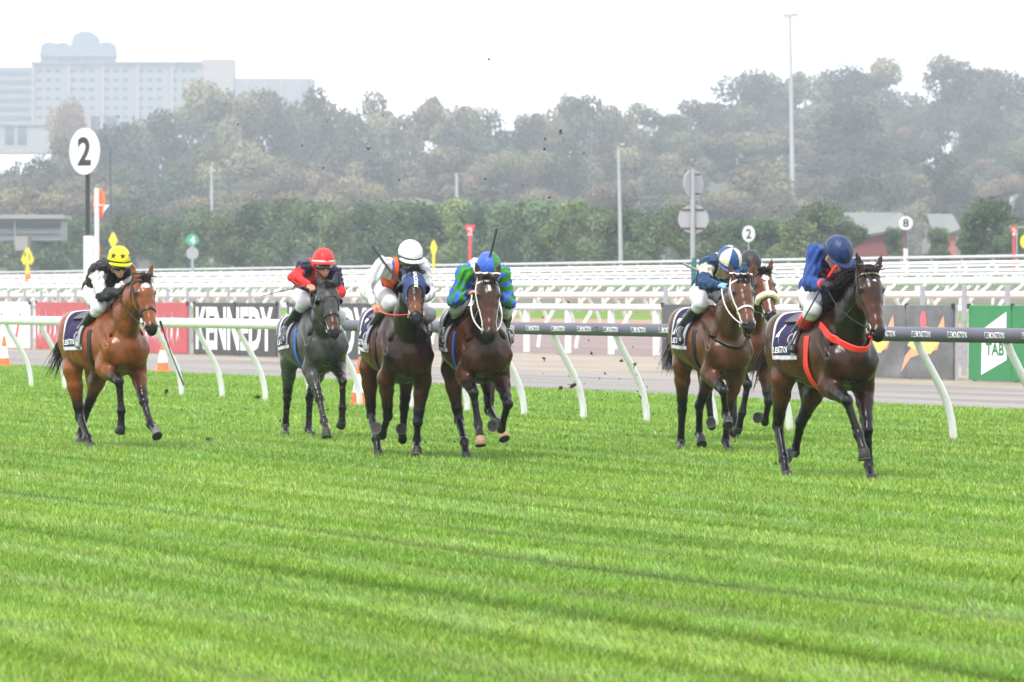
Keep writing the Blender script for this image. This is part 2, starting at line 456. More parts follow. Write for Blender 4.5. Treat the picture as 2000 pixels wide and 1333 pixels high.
b, L_ = board('plain dark grey board behind the light bay horse', 1294, 1470, (.065, .065, .068), seams=(1382,))
b, L_ = board('grey boards with yellow and orange flame emblems behind the leading horse', 1565, 1862, (.11, .11, .115), seams=(1668, 1771), var=.3, dirt=(.20, .20, .21))
M_YEL = mat('board_yellow', (.72, .55, .16), .6); M_PEACH = mat('board_peach', (.66, .34, .20), .6); M_PINK = mat('board_pink', (.62, .12, .13), .6)
for x0 in (-L_ * .335, 0.0, L_ * .32):
    k = L_ * .16
    on_board(b, 'emblem_wing', [[(x0 - k * .9, .12), (x0 - k * .72, .45), (x0 - k * .2, .78), (x0 + k * .30, .72), (x0 + k * .8, 1.25), (x0 + k * .85, 1.0), (x0 + k * .55, .58), (x0 + k * .1, .52), (x0 - k * .5, .42)]], M_PEACH)
    on_board(b, 'emblem_flame', [[(x0 - k * .62, .66), (x0 - k * .3, .92), (x0 + k * .1, 1.04), (x0 + k * .45, .98), (x0 + k * .62, .72), (x0 + k * .3, .50), (x0 - k * .15, .52)]], M_YEL, -.034)
    on_board(b, 'emblem_dot', [[(x0 + k * .02 + .13 * math.cos(a), 1.14 + .19 * math.sin(a)) for a in np.linspace(0, 2 * math.pi, 22)[:-1]]], M_PINK, -.037)
b, L_ = board('bright green board with a white folded shape, at the right edge', 1893, 2140, (.020, .19, .058), seams=(1978, 2060))
xc = t_at(1945, 43.0) - (t_at(1893, 43.0) + t_at(2140, 43.0)) / 2
on_board(b, 'white_print', [[(xc - .50, .13), (xc - .47, .98), (xc + .45, 1.32), (xc + .45, .42)]], M_WLET)
txt_board(b, 'TAB', xc + .02, .62, .70, .24, mat('board_green_print', (.02, .17, .05), .6), .03, -.035)

# ------------------------------------------------------------------ traffic cones
M_CONE = mat('cone_orange', (.80, .14, .035), .5); M_CONEW = mat('cone_white', (.78, .76, .74), .5)
def cone(label, u, v_foot, h=.70):
    y = FPX * CH / (v_foot - HV); p = at(u, v_foot, y); c = thing('traffic_cone', label, 'cone', (p[0], p[1], .004), .3, 'traffic cones'); k = h / .7
    MB().box((0, 0, .02 * k), (.36 * k, .36 * k, .04 * k), bevel=.015).build('base', M_CONE, c)
    pr = [(.04, .135), (.22, .105), (.42, .070), (.70, .024)]
    def band(a, b_, m, nm):
        r = lambda z: float(np.interp(z, [q[0] for q in pr], [q[1] for q in pr])); MB().tube([(0, 0, a * k), (0, 0, b_ * k)], [r(a) * k, r(b_) * k], 20).build(nm, m, c, True, 40)
    band(.04, .20, M_CONEW if False else M_CONE, 'lower_cone'); band(.20, .46, M_CONEW, 'white_sleeve'); band(.46, .70, M_CONE, 'cone_tip')
cone('orange and white cone on the roadway at the left edge', 8, 717)
cone('orange and white cone on the roadway beside the bright bay horse', 318, 727)
cone('tall orange cone on the grass, half hidden behind the hooded horse', 703, 795, .72)

# ------------------------------------------------------------------ signs and poles inside the course
M_SW = mat('sign_white', (.60, .61, .62), .4); M_SB = mat('sign_black', (.016, .016, .018), .5); M_SY = mat('sign_yellow', (.72, .56, .02), .5)
M_SR = mat('sign_red', (.62, .04, .06), .5); M_SG = mat('sign_green', (.03, .30, .17), .5); M_SO = mat('sign_orange', (.78, .17, .05), .5); M_SGB = mat('sign_back', (.30, .315, .335), .6, spec=.2)
def ypos(u, w): t = t_at(u, w); return TK(t, w, 0)[1]
def sign_root(name, label, cat, u, w, group=None):
    y = ypos(u, w); x = (u - 1000) / FPX * y; z = float(ground_z(x, y)); return thing(name, label, cat, (x, y, z), 0, group), y, z
def zz(v, y, z): return CH - (v - HV) / FPX * y - z
def face(mb_parent, name, u, v, y, z, x0, wpx, hpx, m, turn, body=None, m_txt=None, th=.04, shape='disc', tscale=.62, off=0.0, ux=0.0):
    """sign plate turned about its upright axis; turn = degrees away from facing the camera"""
    c = np.array([(u - 1000) / FPX * y - x0, off, zz(v, y, z)]); n = np.array([math.sin(math.radians(turn)), -math.cos(math.radians(turn)), 0]); ex = np.array([math.cos(math.radians(turn)), math.sin(math.radians(turn)), 0])
    hw, hh = wpx * px(y) / 2 / max(.2, math.cos(math.radians(turn))), hpx * px(y) / 2
    mb = MB()
    if shape == 'disc':
        V = []; k_ = 36
        for s in (-.5, .5):
            for k in range(k_): a = 2 * math.pi * k / k_; V.append(c + ex * hw * math.cos(a) + np.array([0, 0, hh * math.sin(a)]) + n * s * th)
        mb.add(V, [tuple(range(k_ - 1, -1, -1)), tuple(range(k_, 2 * k_))] + [(k, (k + 1) % k_, k_ + (k + 1) % k_, k_ + k) for k in range(k_)])
    else:
        pts = {'diamond': [(0, -1), (.92, 0), (.18, .95), (-.18, .95), (-.92, 0)], 'kite': [(-.2, -1), (.2, -1), (.9, .15), (.25, .95), (-.25, .95), (-.9, .15)], 'tee': [(-.25, -1), (.25, -1), (1, .95), (-1, .95)]}[shape]
        V = [c + ex * hw * a + np.array([0, 0, hh * b_]) + n * s * th for s in (-.5, .5) for a, b_ in pts]; k_ = len(pts)
        mb.add(V, [tuple(range(k_ - 1, -1, -1)), tuple(range(k_, 2 * k_))] + [(k, (k + 1) % k_, k_ + (k + 1) % k_, k_ + k) for k in range(k_)])
    o = mb.build(name, m, mb_parent, False)
    if body:
        T_, Fc = text_mesh(body, 1.0, bold=.03); T_[:, 1] *= 2 * hh * tscale / np.ptp(T_[:, 1]); T_[:, 0] *= (2 * hw * tscale * .72) / np.ptp(T_[:, 0])
        mesh_obj('numeral', [c + ex * a + np.array([0, 0, b_]) + n * (th / 2 + .006) for a, b_ in T_], Fc, m_txt, o, False)
    return o
def pole(par, name, u, v_top, y, z, x0, wpx, m, v_bot=None, off=.0, u2=None, n=12):
    r = wpx * px(y) / 2; a = (u - 1000) / FPX * y - x0; b_ = a if u2 is None else (u2 - 1000) / FPX * y - x0
    zb = -.05 if v_bot is None else zz(v_bot, y, z)
    return MB().tube([(b_, off, zb), (a, off, zz(v_top, y, z))], r, n).build(name, m, par, True, 40)
# tall white disc with the 2
s, y, z = sign_root('distance_sign', 'big white disc numbered 2 on a black pole above a white post', 'distance sign', 167, 56)
x0 = s.location.x
face(s, 'disc', 166, 296, y, z, x0, 62, 91, M_SW, -30, '2', M_SB, .05, off=-.12)
pole(s, 'pole', 171, 330, y, z, x0, 9, M_SB, 470); pole(s, 'base_post', 174, 461, y, z, x0, 22, M_WPOST, off=0.0)
# orange discs on a white pole
s, y, z = sign_root('marker_sign', 'white pole carrying two narrow orange discs and a small white flag plate', 'marker', 189, 60); x0 = s.location.x
face(s, 'disc', 193, 398, y, z, x0, 24, 60, M_SO, -35, off=.22); face(s, 'disc', 188, 488, y, z, x0, 14, 44, M_SO, -35, off=.22)
MB().box(((193 - 1000) / FPX * y - x0, -.10, zz(401, y, z)), (.42, .02, .05)).build('cross_bar', M_SW, s, False)
pole(s, 'pole', 189, 368, y, z, x0, 9, M_WPOST, u2=190)
MB().prism([(.02, -.18), (.32, .18), (.08, .14)], ((200 - 1000) / FPX * y - x0, -.05, zz(408, y, z)), (1, 0, 0), (0, 0, 1), .03).build('flag_plate', M_SW, s, False)
def small_sign(label, u, v, w_, wpx, hpx, m, shape, body, mt, vpole, mp, ppx=5, turn=0, extra=None, name='distance_sign'):
    s, y, z = sign_root(name, label, 'distance sign', u, w_, 'small markers among the far rails'); x0 = s.location.x
    face(s, 'plate', u, v, y, z, x0, wpx, hpx, m, turn, body, mt, .05, shape, off=-.10)
    pole(s, 'pole', u, v - hpx * .3, y, z, x0, ppx, mp); return s, y, z, x0
s, y, z, x0 = small_sign('yellow diamond numbered 2 on a yellow and orange post at the left edge', 54, 507, 112, 28, 48, M_SY, 'diamond', '2', M_SB, 0, M_SY, 9)
pole(s, 'post_sleeve', 54, 536, y, z, x0, 11, M_SO)
small_sign('yellow diamond behind the yellow starred cap', 221, 470, 130, 20, 34, M_SY, 'diamond', None, None, 0, M_SY, 5)
s, y, z, x0 = small_sign('green disc numbered 4 above a plain white disc on a grey pole', 376, 469, 140, 24, 24, M_SG, 'disc', '4', M_SW, 0, M_SGB, 6)
face(s, 'lower_disc', 376, 495, y, z, x0, 24, 25, M_SGB, 0, None, None, .05, 'disc', off=-.10)
small_sign('yellow kite shaped marker right of the white cap', 847, 486, 140, 16, 34, M_SY, 'kite', None, None, 0, M_SY, 6)
small_sign('red tapered marker numbered 2 on a red post in the middle', 918, 452, 140, 20, 26, M_SR, 'tee', '2', M_SW, 0, M_SR, 7)
small_sign('small white disc numbered 2 above the black cap', 1462, 457, 135, 25, 32, M_SW, 'disc', '2', M_SB, 0, M_GREY, 2.5)
s, y, z, x0 = small_sign('small white disc numbered 8 on a brown pole near the brick shed', 1769, 436, 143, 27, 27, M_SW, 'disc', '8', M_SB, 0, mat('brown_pole', (.10, .05, .045), .6), 4)
pole(s, 'base_post', 1769, 486, y, z, x0, 9, M_WPOST)
small_sign('red tapered marker on a red post at the right edge', 1980, 453, 143, 15, 22, M_SR, 'tee', '2', M_SW, 0, M_SR, 5)
s, y, z = sign_root('signboard', 'round yellow plate in a grey frame at the right edge', 'sign', 1998, 146); x0 = s.location.x
face(s, 'plate', 2001, 472, y, z, x0, 18, 26, M_SY, 0, th=.05, off=-.1)
pole(s, 'frame_post', 1986, 444, y, z, x0, 3, M_GREY); pole(s, 'frame_post', 2016, 444, y, z, x0, 3, M_GREY)
MB().box((0, 0, zz(444, y, z)), (1.3, .06, .08)).build('frame_rail', M_GREY, s, False)
# the pair of discs seen from behind
s, y, z = sign_root('double_sign', 'two pale discs seen from behind on a grey pole with a green foot', 'sign', 1354, 57); x0 = s.location.x
for nm, v, w_, h_, tn in (('upper_disc', 360, 40, 59, 46), ('lower_disc', 428, 60, 57, 0)):
    o = face(s, nm, 1354.5, v, y, z, x0, w_, h_, M_SGB, tn, None, None, .04, off=.10)
    for dv in (-.32, .32): MB().box((0, .07, zz(v + dv * h_, y, z)), (w_ * .74 * px(y), .03, .045), np.array([[math.cos(math.radians(tn)), -math.sin(math.radians(tn)), 0], [math.sin(math.radians(tn)), math.cos(math.radians(tn)), 0], [0, 0, 1]]) if False else None).build('bracket', mat('rusty_bracket', (.10, .06, .055), .7), o, False)
pole(s, 'pole', 1353, 331, y, z, x0, 9, M_SGB, 512); pole(s, 'foot_post', 1355, 504, y, z, x0, 11, mat('green_post', (.02, .12, .11), .5))
# lamp masts
M_MAST = mat('galvanised_mast', (.33, .345, .36), .6)
def mast(label, u, vt, y, wpx, u2=None, heads=(), vb=None, whole=True):
    x = (u - 1000) / FPX * y; z = float(ground_z(x, y)); s = thing('lamp_mast', label, 'mast', (x, y, z)); 
    r = wpx * px(y) / 2; zt = zz(vt, y, z); xb = 0 if u2 is None else (u2 - u) / FPX * y
    MB().tube([(xb, 0, -.3), (xb * .5, 0, zt * .5), (0, 0, zt)], [r * 1.25, r, r * .7], 12).build('pole', M_MAST, s, True, 40)
    for du, dv, a, b_ in heads: MB().box((du * px(y), 0, zz(vt + dv, y, z)), (a * px(y), .5, b_ * px(y)), bevel=.05).build('lamp_head', M_MAST, s, True, 30)
    return s
mast('very tall pale floodlight mast with lamps on top, right of centre', 1543, 28, 900, 8, 1549, ((-8, 2, 12, 6), (9, 1, 14, 7), (0, 7, 26, 2)))
mast('slender grey lamp mast in the middle of the trees', 1208, 285, 390, 7, 1213, ((7, -2, 10, 5),))
mast('short white pole standing above the hedge', 892, 338, 560, 7, 893)
mast('thin pale lamp mast left of the red cap', 413, 322, 700, 6, 415, ((4, 12, 7, 5),))
M_MAST = mat('dark_aerial', (.06, .065, .075), .6)
mast('thin dark aerial mast right of the big numbered disc', 215, 285, 420, 4, 218)

# ------------------------------------------------------------------ trees
def foliage_mat(name, c, var=.35):
    m = bpy.data.materials.new(name); m.use_nodes = True; N, L = m.node_tree.nodes, m.node_tree.links; b = N['Principled BSDF']
    b.inputs['Roughness'].default_value = .75; b.inputs['Specular IOR Level'].default_value = .15
    a = N.new('ShaderNodeVertexColor'); a.layer_name = 'Col'; oi = N.new('ShaderNodeObjectInfo')
    hs = N.new('ShaderNodeHueSaturation'); mr = N.new('ShaderNodeMapRange'); mr.inputs[3].default_value = .75; mr.inputs[4].default_value = 1.3
    L.new(oi.outputs['Random'], mr.inputs[0]); L.new(mr.outputs[0], hs.inputs['Value'])
    m2 = N.new('ShaderNodeMapRange'); m2.inputs[3].default_value = .475; m2.inputs[4].default_value = .525
    fr = N.new('ShaderNodeMath'); fr.operation = 'FRACT'; mu = N.new('ShaderNodeMath'); mu.operation = 'MULTIPLY'; mu.inputs[1].default_value = 7.31
    L.new(oi.outputs['Random'], mu.inputs[0]); L.new(mu.outputs[0], fr.inputs[0]); L.new(fr.outputs[0], m2.inputs[0]); L.new(m2.outputs[0], hs.inputs['Hue'])
    mx = N.new('ShaderNodeMixRGB'); mx.blend_type = 'MULTIPLY'; mx.inputs[0].default_value = 1; mx.inputs[2].default_value = (*c, 1)
    L.new(a.outputs['Color'], mx.inputs[1]); L.new(mx.outputs[0], hs.inputs['Color']); L.new(hs.outputs[0], b.inputs['Base Color'])
    tr = N.new('ShaderNodeBsdfTranslucent'); L.new(hs.outputs[0], tr.inputs['Color']); ad = N.new('ShaderNodeMixShader'); ad.inputs[0].default_value = .25
    out = N['Material Output']; L.new(b.outputs[0], ad.inputs[1]); L.new(tr.outputs[0], ad.inputs[2]); L.new(ad.outputs[0], out.inputs['Surface'])
    return m
M_BARK = mat('grey_bark', (.17, .145, .12), .9, var=.3, scale=3)
def leaf_cloud(rng, lobes, n, size, cvar=.5):
    """many small leaf sprays spread through the lobes of a crown"""
    vol = np.array([l[3] * l[4] * l[5] for l in lobes]) ** .75; pk = rng.choice(len(lobes), n, p=vol / vol.sum())
    Lb = np.array(lobes)[pk]; d = rng.normal(size=(n, 3)); d /= np.linalg.norm(d, axis=1, keepdims=True)
    rad = rng.uniform(.30, 1.06, n) ** .5 * np.where(rng.uniform(0, 1, n) < .12, rng.uniform(1.0, 1.35, n), 1.0)
    c = Lb[:, :3] + d * Lb[:, 3:6] * rad[:, None]
    nrm_ = d + rng.normal(0, .7, (n, 3)) + [0, 0, .35]; nrm_ /= np.linalg.norm(nrm_, axis=1, keepdims=True)
    a = np.cross(nrm_, rng.normal(size=(n, 3))); a /= np.linalg.norm(a, axis=1, keepdims=True); b = np.cross(nrm_, a)
    s = size * rng.uniform(.5, 1.4, n); el = rng.uniform(.45, 1.0, n)
    V = np.stack([c + a * s[:, None], c + b * (s * el)[:, None], c - a * s[:, None], c - b * (s * el)[:, None]], 1).reshape(-1, 3)
    lv = rng.uniform(1 - cvar, 1 + cvar, len(lobes))[pk]
    hl = 1 + .35 * (c[:, 2] - Lb[:, 2]) / Lb[:, 5] if False else 1.0
    col = (lv * hl * rng.uniform(.88, 1.12, n))[:, None] * np.array([1.0, 1.0, 1.0]) * (1 + rng.normal(0, .06, (n, 3)))
    return V, np.arange(4 * n).reshape(n, 4), np.repeat(np.clip(col, .1, 3), 4, axis=0)
def make_crown_mesh(kind, seed):
    rng = np.random.default_rng(seed); lobes = []; limbs = []
    if kind == 'gum':        # open layered crown; unit: height 1, half width ~.42
        for k in range(17):
            a = rng.uniform(0, 2 * math.pi); h = rng.uniform(.30, .93); r = (.33 * math.sqrt(max(.05, 1 - ((h - .55) / .50) ** 2))) * rng.uniform(.4, 1.1)
            q = rng.uniform(.08, .155); lobes.append((r * math.cos(a), r * math.sin(a), h, q * 1.15, q * 1.15, q * .92)); limbs.append((r * math.cos(a), r * math.sin(a), h - q * .2))
        n, size = 8500, .016
    elif kind == 'dense':
        for k in range(14):
            a = rng.uniform(0, 2 * math.pi); h = rng.uniform(.18, .86); r = .27 * math.sqrt(max(.05, 1 - ((h - .45) / .58) ** 2)) * rng.uniform(.3, 1.1)
            q = rng.uniform(.13, .21); lobes.append((r * math.cos(a), r * math.sin(a), h, q * 1.1, q * 1.1, q)); limbs.append((r * math.cos(a), r * math.sin(a), h))
        n, size = 8500, .018
    else:                    # hedge bush: full to the ground, pointed top
        for k in range(16):
            a = rng.uniform(0, 2 * math.pi); h = rng.uniform(.10, .88); r = .36 * math.sqrt(max(.05, 1 - (h / .92) ** 2)) * rng.uniform(.3, 1.05)
            q = rng.uniform(.14, .23); lobes.append((r * math.cos(a), r * math.sin(a), h, q, q, q * .95))
        n, size = 8000, .021
    V, Fq, col = leaf_cloud(rng, lobes, n, size)
    return V, Fq, col, limbs
CROWNS = {}
def tree(name, label, cat, u, v_top, y, wpx, kind, variant, m, group):
    if y > 459 and name != 'hedge_bush': y = 736 + (y - 460) * 1.6
    x = (u - 1000) / FPX * y; z = float(ground_z(x, y)); h = max(3.0, CH - (v_top - HV) / FPX * y - z); wd = wpx * px(y)
    key = (kind, variant)
    if key not in CROWNS:
        V, Fq, col, limbs = make_crown_mesh(kind, 100 * len(CROWNS) + 7)
        o = mesh_obj('crown', V, Fq, m, None, False, col); mb = MB(); rg = np.random.default_rng(variant)
        mb.tube([(0, 0, -.02), (.01, .005, .15), (-.008, .01, .35), (.005, 0, .60)], [.026, .020, .016, .008], 8)
        for lx, ly, lz in limbs[::2]:
            b0 = lz * rg.uniform(.35, .6); mb.tube([(0, 0, b0), (lx * .45, ly * .45, b0 + (lz - b0) * .6), (lx, ly, lz)], [.010, .007, .003], 6)
        tk = mb.build('trunk', M_BARK); CROWNS[key] = (o.data, tk.data); bpy.data.objects.remove(o); bpy.data.objects.remove(tk)
    t = thing(name, label, cat, (x, y, z), (u * 1.7) % 6.28, group)
    for nm, me, mm in (('crown', CROWNS[key][0], m), ('trunk', CROWNS[key][1], M_BARK)):
        c = bpy.data.objects.new(nm, me); COL.objects.link(c); c.parent = t
        c.scale = (wd / .80, wd / .80, h) if nm == 'crown' else (h * .8, h * .8, h)
        c.material_slots[0].link = 'OBJECT'; c.material_slots[0].material = mm
    return t
ORD = ['first', 'second', 'third', 'fourth', 'fifth', 'sixth', 'seventh', 'eighth', 'ninth', 'tenth', 'eleventh', 'twelfth', 'thirteenth', 'fourteenth', 'fifteenth', 'sixteenth', 'seventeenth', 'eighteenth', 'nineteenth', 'twentieth']
def ordinal(n):
    if n < 20: return ORD[n]
    tens = {2: 'twenty', 3: 'thirty', 4: 'forty', 5: 'fifty'}; n += 1
    return (tens[n // 10] + '-' + ORD[n % 10 - 1]) if n % 10 else {20: 'twentieth', 30: 'thirtieth', 40: 'fortieth', 50: 'fiftieth'}[n]
def row(lst, name, words, where, cat, group, kinds):
    lst = sorted(lst); n = sum(1 for e in lst if e[0] <= 2010)
    for i, e in enumerate(lst):
        u, v, y, w = e[:4]; kd = e[4] if len(e) > 4 else kinds[0]
        kind, m, adj = KIND[kd]
        lab = f"{adj} {words} {where}, " + (f"{ordinal(i)} from the left" if i < n / 2 else f"{ordinal(n - 1 - i)} from the right" if i < n else "cut off by the right edge")
        tree(name, lab, cat, u, v, y, w, kind, (i * 7 + int(u)) % 4, m, group)
KIND = {'e': ('gum', foliage_mat('gum_leaves', (.150, .138, .082)), 'hazy grey-green'), 'd': ('dense', foliage_mat('dark_leaves', (.084, .092, .062)), 'dark leafy'),
        'b': ('gum', foliage_mat('brown_leaves', (.165, .135, .095)), 'brownish'), 'p': ('dense', foliage_mat('pale_leaves', (.085, .105, .062)), 'pale green'),
        'o': ('dense', foliage_mat('autumn_leaves', (.26, .12, .035)), 'orange autumn'), 'h': ('bush', foliage_mat('hedge_leaves', (.098, .142, .072)), 'dark green'),
        'g': ('bush', foliage_mat('bright_leaves', (.125, .155, .065)), 'mid green'), 's': ('dense', foliage_mat('silver_leaves', (.14, .14, .11)), 'silvery grey')}
sky_row = [(20, 330, 640, 130, 'p'), (66, 300, 600, 130, 'd'), (115, 272, 620, 130, 'e'), (185, 270, 650, 120, 'd'), (240, 232, 680, 140, 'd'), (300, 200, 690, 160), (392, 168, 700, 190), (470, 190, 690, 140), (548, 152, 720, 190), (610, 180, 705, 140),
  (655, 222, 715, 100), (705, 228, 660, 120, 'd'), (745, 186, 690, 150), (805, 182, 700, 150), (866, 168, 720, 90), (915, 188, 700, 140), (962, 212, 690, 110, 'd'), (1012, 246, 660, 100, 'd'), (1050, 200, 690, 120), (1098, 176, 720, 150), (1155, 168, 720, 160), (1202, 205, 700, 110, 'd'),
  (1240, 232, 680, 90), (1285, 206, 730, 130), (1345, 200, 740, 140, 'b'), (1405, 188, 740, 130), (1455, 132, 790, 160, 'd'), (1512, 136, 800, 130, 'd'), (1575, 124, 800, 150), (1640, 134, 800, 150, 'd'), (1700, 120, 800, 150), (1748, 166, 790, 120, 'd'), (1790, 205, 760, 100), (1828, 128, 800, 140, 'd'),
  (1880, 114, 800, 150), (1932, 150, 790, 140, 'd'), (1985, 135, 790, 140, 'd'), (2040, 150, 790, 150)]
row(sky_row, 'gum_tree', 'gum tree', 'on the wooded skyline', 'tree', 'gum trees on the skyline', ['e'])
mid_row = [(380, 232, 690, 120, 'd'), (528, 232, 690, 130, 'd'), (868, 250, 690, 110, 'd'), (1288, 244, 690, 110, 'd'), (185, 262, 640, 110, 'd'), (1895, 240, 690, 120, 'd'), (1770, 232, 720, 90, 'd'), (30, 350, 560, 150), (120, 320, 560, 150, 'b'), (200, 330, 560, 140), (275, 335, 540, 150, 'p'), (345, 338, 540, 160, 'p'), (420, 290, 580, 160), (490, 280, 620, 170), (540, 330, 560, 150, 'b'), (590, 290, 600, 150), (640, 320, 570, 150, 'b'), (690, 290, 600, 150), (750, 305, 600, 150, 'd'), (810, 290, 620, 160), (860, 325, 570, 150, 'b'), (910, 270, 620, 160),
  (965, 300, 600, 140), (1020, 290, 610, 150, 'b'), (1075, 300, 590, 140), (1108, 268, 590, 110, 'd'), (1150, 290, 620, 130, 'b'), (1215, 258, 630, 150, 'b'), (1265, 275, 620, 140), (1320, 285, 620, 140), (1370, 262, 650, 140), (1425, 250, 660, 150, 'b'), (1480, 262, 650, 140), (1535, 255, 660, 140, 'b'), (1590, 240, 680, 150), (1650, 192, 650, 180, 'd'), (1705, 235, 650, 140, 'd'),
  (1765, 285, 660, 150, 'p'), (1745, 250, 690, 70, 'b'), (1800, 330, 640, 120, 'p'), (1925, 300, 640, 130, 'b'), (1985, 310, 620, 120, 'p'), (1842, 300, 540, 120, 'd'), (2050, 300, 620, 150)]
row(mid_row, 'gum_tree', 'tree', 'halfway up the wooded slope', 'tree', 'trees halfway up the slope', ['e'])
low_row = [(1905, 268, 660, 90, 'd'), (1950, 285, 640, 110, 'p'), (1995, 262, 660, 100, 'e'), (1880, 330, 560, 100, 's'), (1955, 345, 520, 110, 'b'), (2010, 350, 520, 90, 'p')] + [(1400 + i * 34, 372 - (i * 41) % 70, 500 + (i * 47) % 120, 130 + (i * 29) % 50, 'bedebd'[i % 6]) for i in range(9)] + [(1740 + i * 40, 330 + (i * 37) % 60, 560 + (i * 31) % 60, 110, 'pbep'[i % 4]) for i in range(7)] + [(60 + i * 86 + (i * 37) % 40, 352 + (i * 53) % 40, 470 + (i * 31) % 50, 150 + (i * 29) % 40, 'ebdbebde'[i % 8]) for i in range(19)] + [(1690, 340, 520, 130, 'd'), (1712, 385, 470, 120, 's'), (1760, 400, 470, 90, 's'), (1800, 375, 480, 110, 'e')]
row(low_row, 'gum_tree', 'tree', 'at the foot of the slope', 'tree', 'trees at the foot of the slope', ['e'])
hed = [(20, 470, 90), (92, 436, 100), (150, 430, 90), (205, 440, 80), (248, 418, 100), (305, 428, 90), (350, 436, 80), (395, 410, 90), (445, 418, 90), (505, 398, 110), (562, 392, 100), (615, 398, 100), (668, 412, 90), (720, 392, 100), (778, 398, 100), (838, 392, 110), (898, 390, 100), (952, 394, 90), (1008, 394, 100), (1062, 386, 110), (1118, 392, 100), (1165, 408, 90),
  (1222, 408, 100), (1275, 418, 90), (1332, 406, 90), (1392, 426, 90), (1450, 430, 100), (1505, 426, 90), (1556, 430, 90)]
hedge = [(u, v, ypos(u, 172), w * 1.15, 'h' if i % 4 else 'g') for i, (u, v, w) in enumerate(hed)]
row(hedge, 'hedge_bush', 'clipped bush', 'in the hedge behind the far rails', 'bush', 'bushes of the hedge behind the far rails', ['h'])
for i, (u, v, w, kd, lab) in enumerate([(1605, 400, 120, 'g', 'round bright green bush above the blue cap'), (1648, 425, 90, 'h', 'dark bush left of the brick shed'), (1745, 472, 40, 'h', 'small dark shrub in front of the brick shed'), (1832, 455, 70, 'h', 'dark shrub right of the brick shed'), (1935, 390, 130, 'h', 'large round dark bush near the right edge'), (1900, 420, 70, 'g', 'mid green bush left of the large round bush'), (1990, 440, 80, 'h', 'dark bush behind the red marker at the right edge')]):
    kind, m, _ = KIND[kd]; tree('hedge_bush', lab, 'bush', u, v, ypos(u, 176), w, kind, i % 4, m, None)
tree('autumn_tree', 'orange autumn tree in front of the long pale block', 'tree', 128, 186, 930, 108, *('dense', 1), KIND['o'][1], None)

# ------------------------------------------------------------------ buildings
M_CONC = mat('pale_concrete', (.165, .16, .165), .8, var=.06, scale=.2); M_CONC2 = mat('beige_concrete', (.24, .20, .175), .8, var=.05, scale=.2); M_WIN = mat('window_glass', (.02, .028, .04), .25); M_BAND2 = mat('glass_band', (.03, .055, .07), .3); M_SHELL = mat('pale_blue_shell', (.12, .155, .195), .6); M_DARKR = mat('dark_blue_grey', (.07, .08, .11), .7)  # M_DARKR: even dark blue-grey for the parapet, some windows and stair towers
def bld(name, label, u0, u1, y, cat='building', rot=0.0):
    x0, x1 = (u0 - 1000) / FPX * y, (u1 - 1000) / FPX * y; xc = (x0 + x1) / 2; z = float(ground_z(xc, y))
    return thing(name, label, cat, (xc, y, z), rot), x0 - xc, x1 - xc, y, z
b, xa, xb, y, z = bld('hospital_block', 'long pale multistorey block with a scalloped crown on its roof, far left', -60, 612, 2150)
U = lambda u: (u - 276) * px(y)
Z = lambda v: zz(v, y, z)
def bx(name, u0, u1, v0, v1, dep, m, yo=0.0, par=None):
    return MB().box(((U(u0) + U(u1)) / 2, yo + dep / 2, (Z(v0) + Z(v1)) / 2), (abs(U(u1) - U(u0)), dep, abs(Z(v0) - Z(v1)))).build(name, m, par or b, False)
zb = 262
bx('wall', 62, 395, 124, zb, 22, M_CONC); bx('tower', 393, 456, 116, zb, 20, M_CONC2, .6); bx('side_wing', 456, 612, 153, zb, 18, M_CONC, 2)
wing = bx('glazed_wing', -60, 61, 131, zb, 20, M_CONC, 1)
for k in range(7): bx('window', -60, 60, 139 + k * 17.5, 147 + k * 17.5, .3, M_BAND2, .6, wing)
for k, u in enumerate((62, 132, 199, 267, 334)): bx('pilaster', u, u + 5, 126, zb, 1.2, M_CONC2, -1.2)
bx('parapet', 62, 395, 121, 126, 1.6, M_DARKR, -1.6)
for r_ in range(6):
    for k in range(5):
        u0 = 72 + k * 66
        for q in range(3): bx('window', u0 + q * 18, u0 + 10 + q * 18, 136 + r_ * 18, 141.5 + r_ * 18, .25, M_WIN, -.27)
for k in range(4): bx('pilaster', 480 + k * 34, 484 + k * 34, 156, zb, .8, M_CONC2, 1.1)
bx('roof_room', 78, 222, 106, 122, 14, M_CONC, 1.5); bx('roof_window', 113, 156, 107, 120, .3, M_DARKR, 1.15); bx('roof_window', 164, 188, 107, 120, .3, M_DARKR, 1.15)
prof = []
for cu, rw, top in ((97, 17, 82), (123, 14, 83), (166, 25, 61), (207, 17, 82)):
    for a in np.linspace(math.pi, 0, 13): prof.append((U(cu + rw * math.cos(a)), Z(top + (108 - top) * .35 - (108 - top) * .35 * math.sin(a))))
prof = [(U(77), Z(110))] + prof + [(U(226), Z(110))]
mb = MB(); n_ = len(prof); ctr_ = (U(150), Z(104))
V = [(x, 0.0, zq) for x, zq in prof] + [(x, 13.0, zq) for x, zq in prof]
mb.add(V, [tuple(range(n_)), tuple(range(2 * n_ - 1, n_ - 1, -1))] + [(i, n_ + i, n_ + (i + 1) % n_, (i + 1) % n_) for i in range(n_)]); mb.build('scalloped_crown', M_SHELL, b, False)
b, xa, xb, y, z = bld('office_building', 'low white building with dark windows below the long pale block', -40, 268, 1620)
U = lambda u: (u - 114) * px(y)
M_OFW = mat('office_white', (.24, .235, .22), .7)
bx('wall', -40, 268, 246, 300, 14, M_OFW)
for u0, u1 in ((10, 27), (35, 52), (107, 118)): w_ = bx('window', u0, u1, 247.5, 282, .3, M_DARKR, -.32); bx('pane', u0 + 1, u1 - 1, 268, 281, .1, M_BAND2, -.44, w_)
for u0, u1 in ((176, 196), (206, 229)): bx('stair_tower', u0, u1, 228, 298, 6, M_DARKR, -1.5)
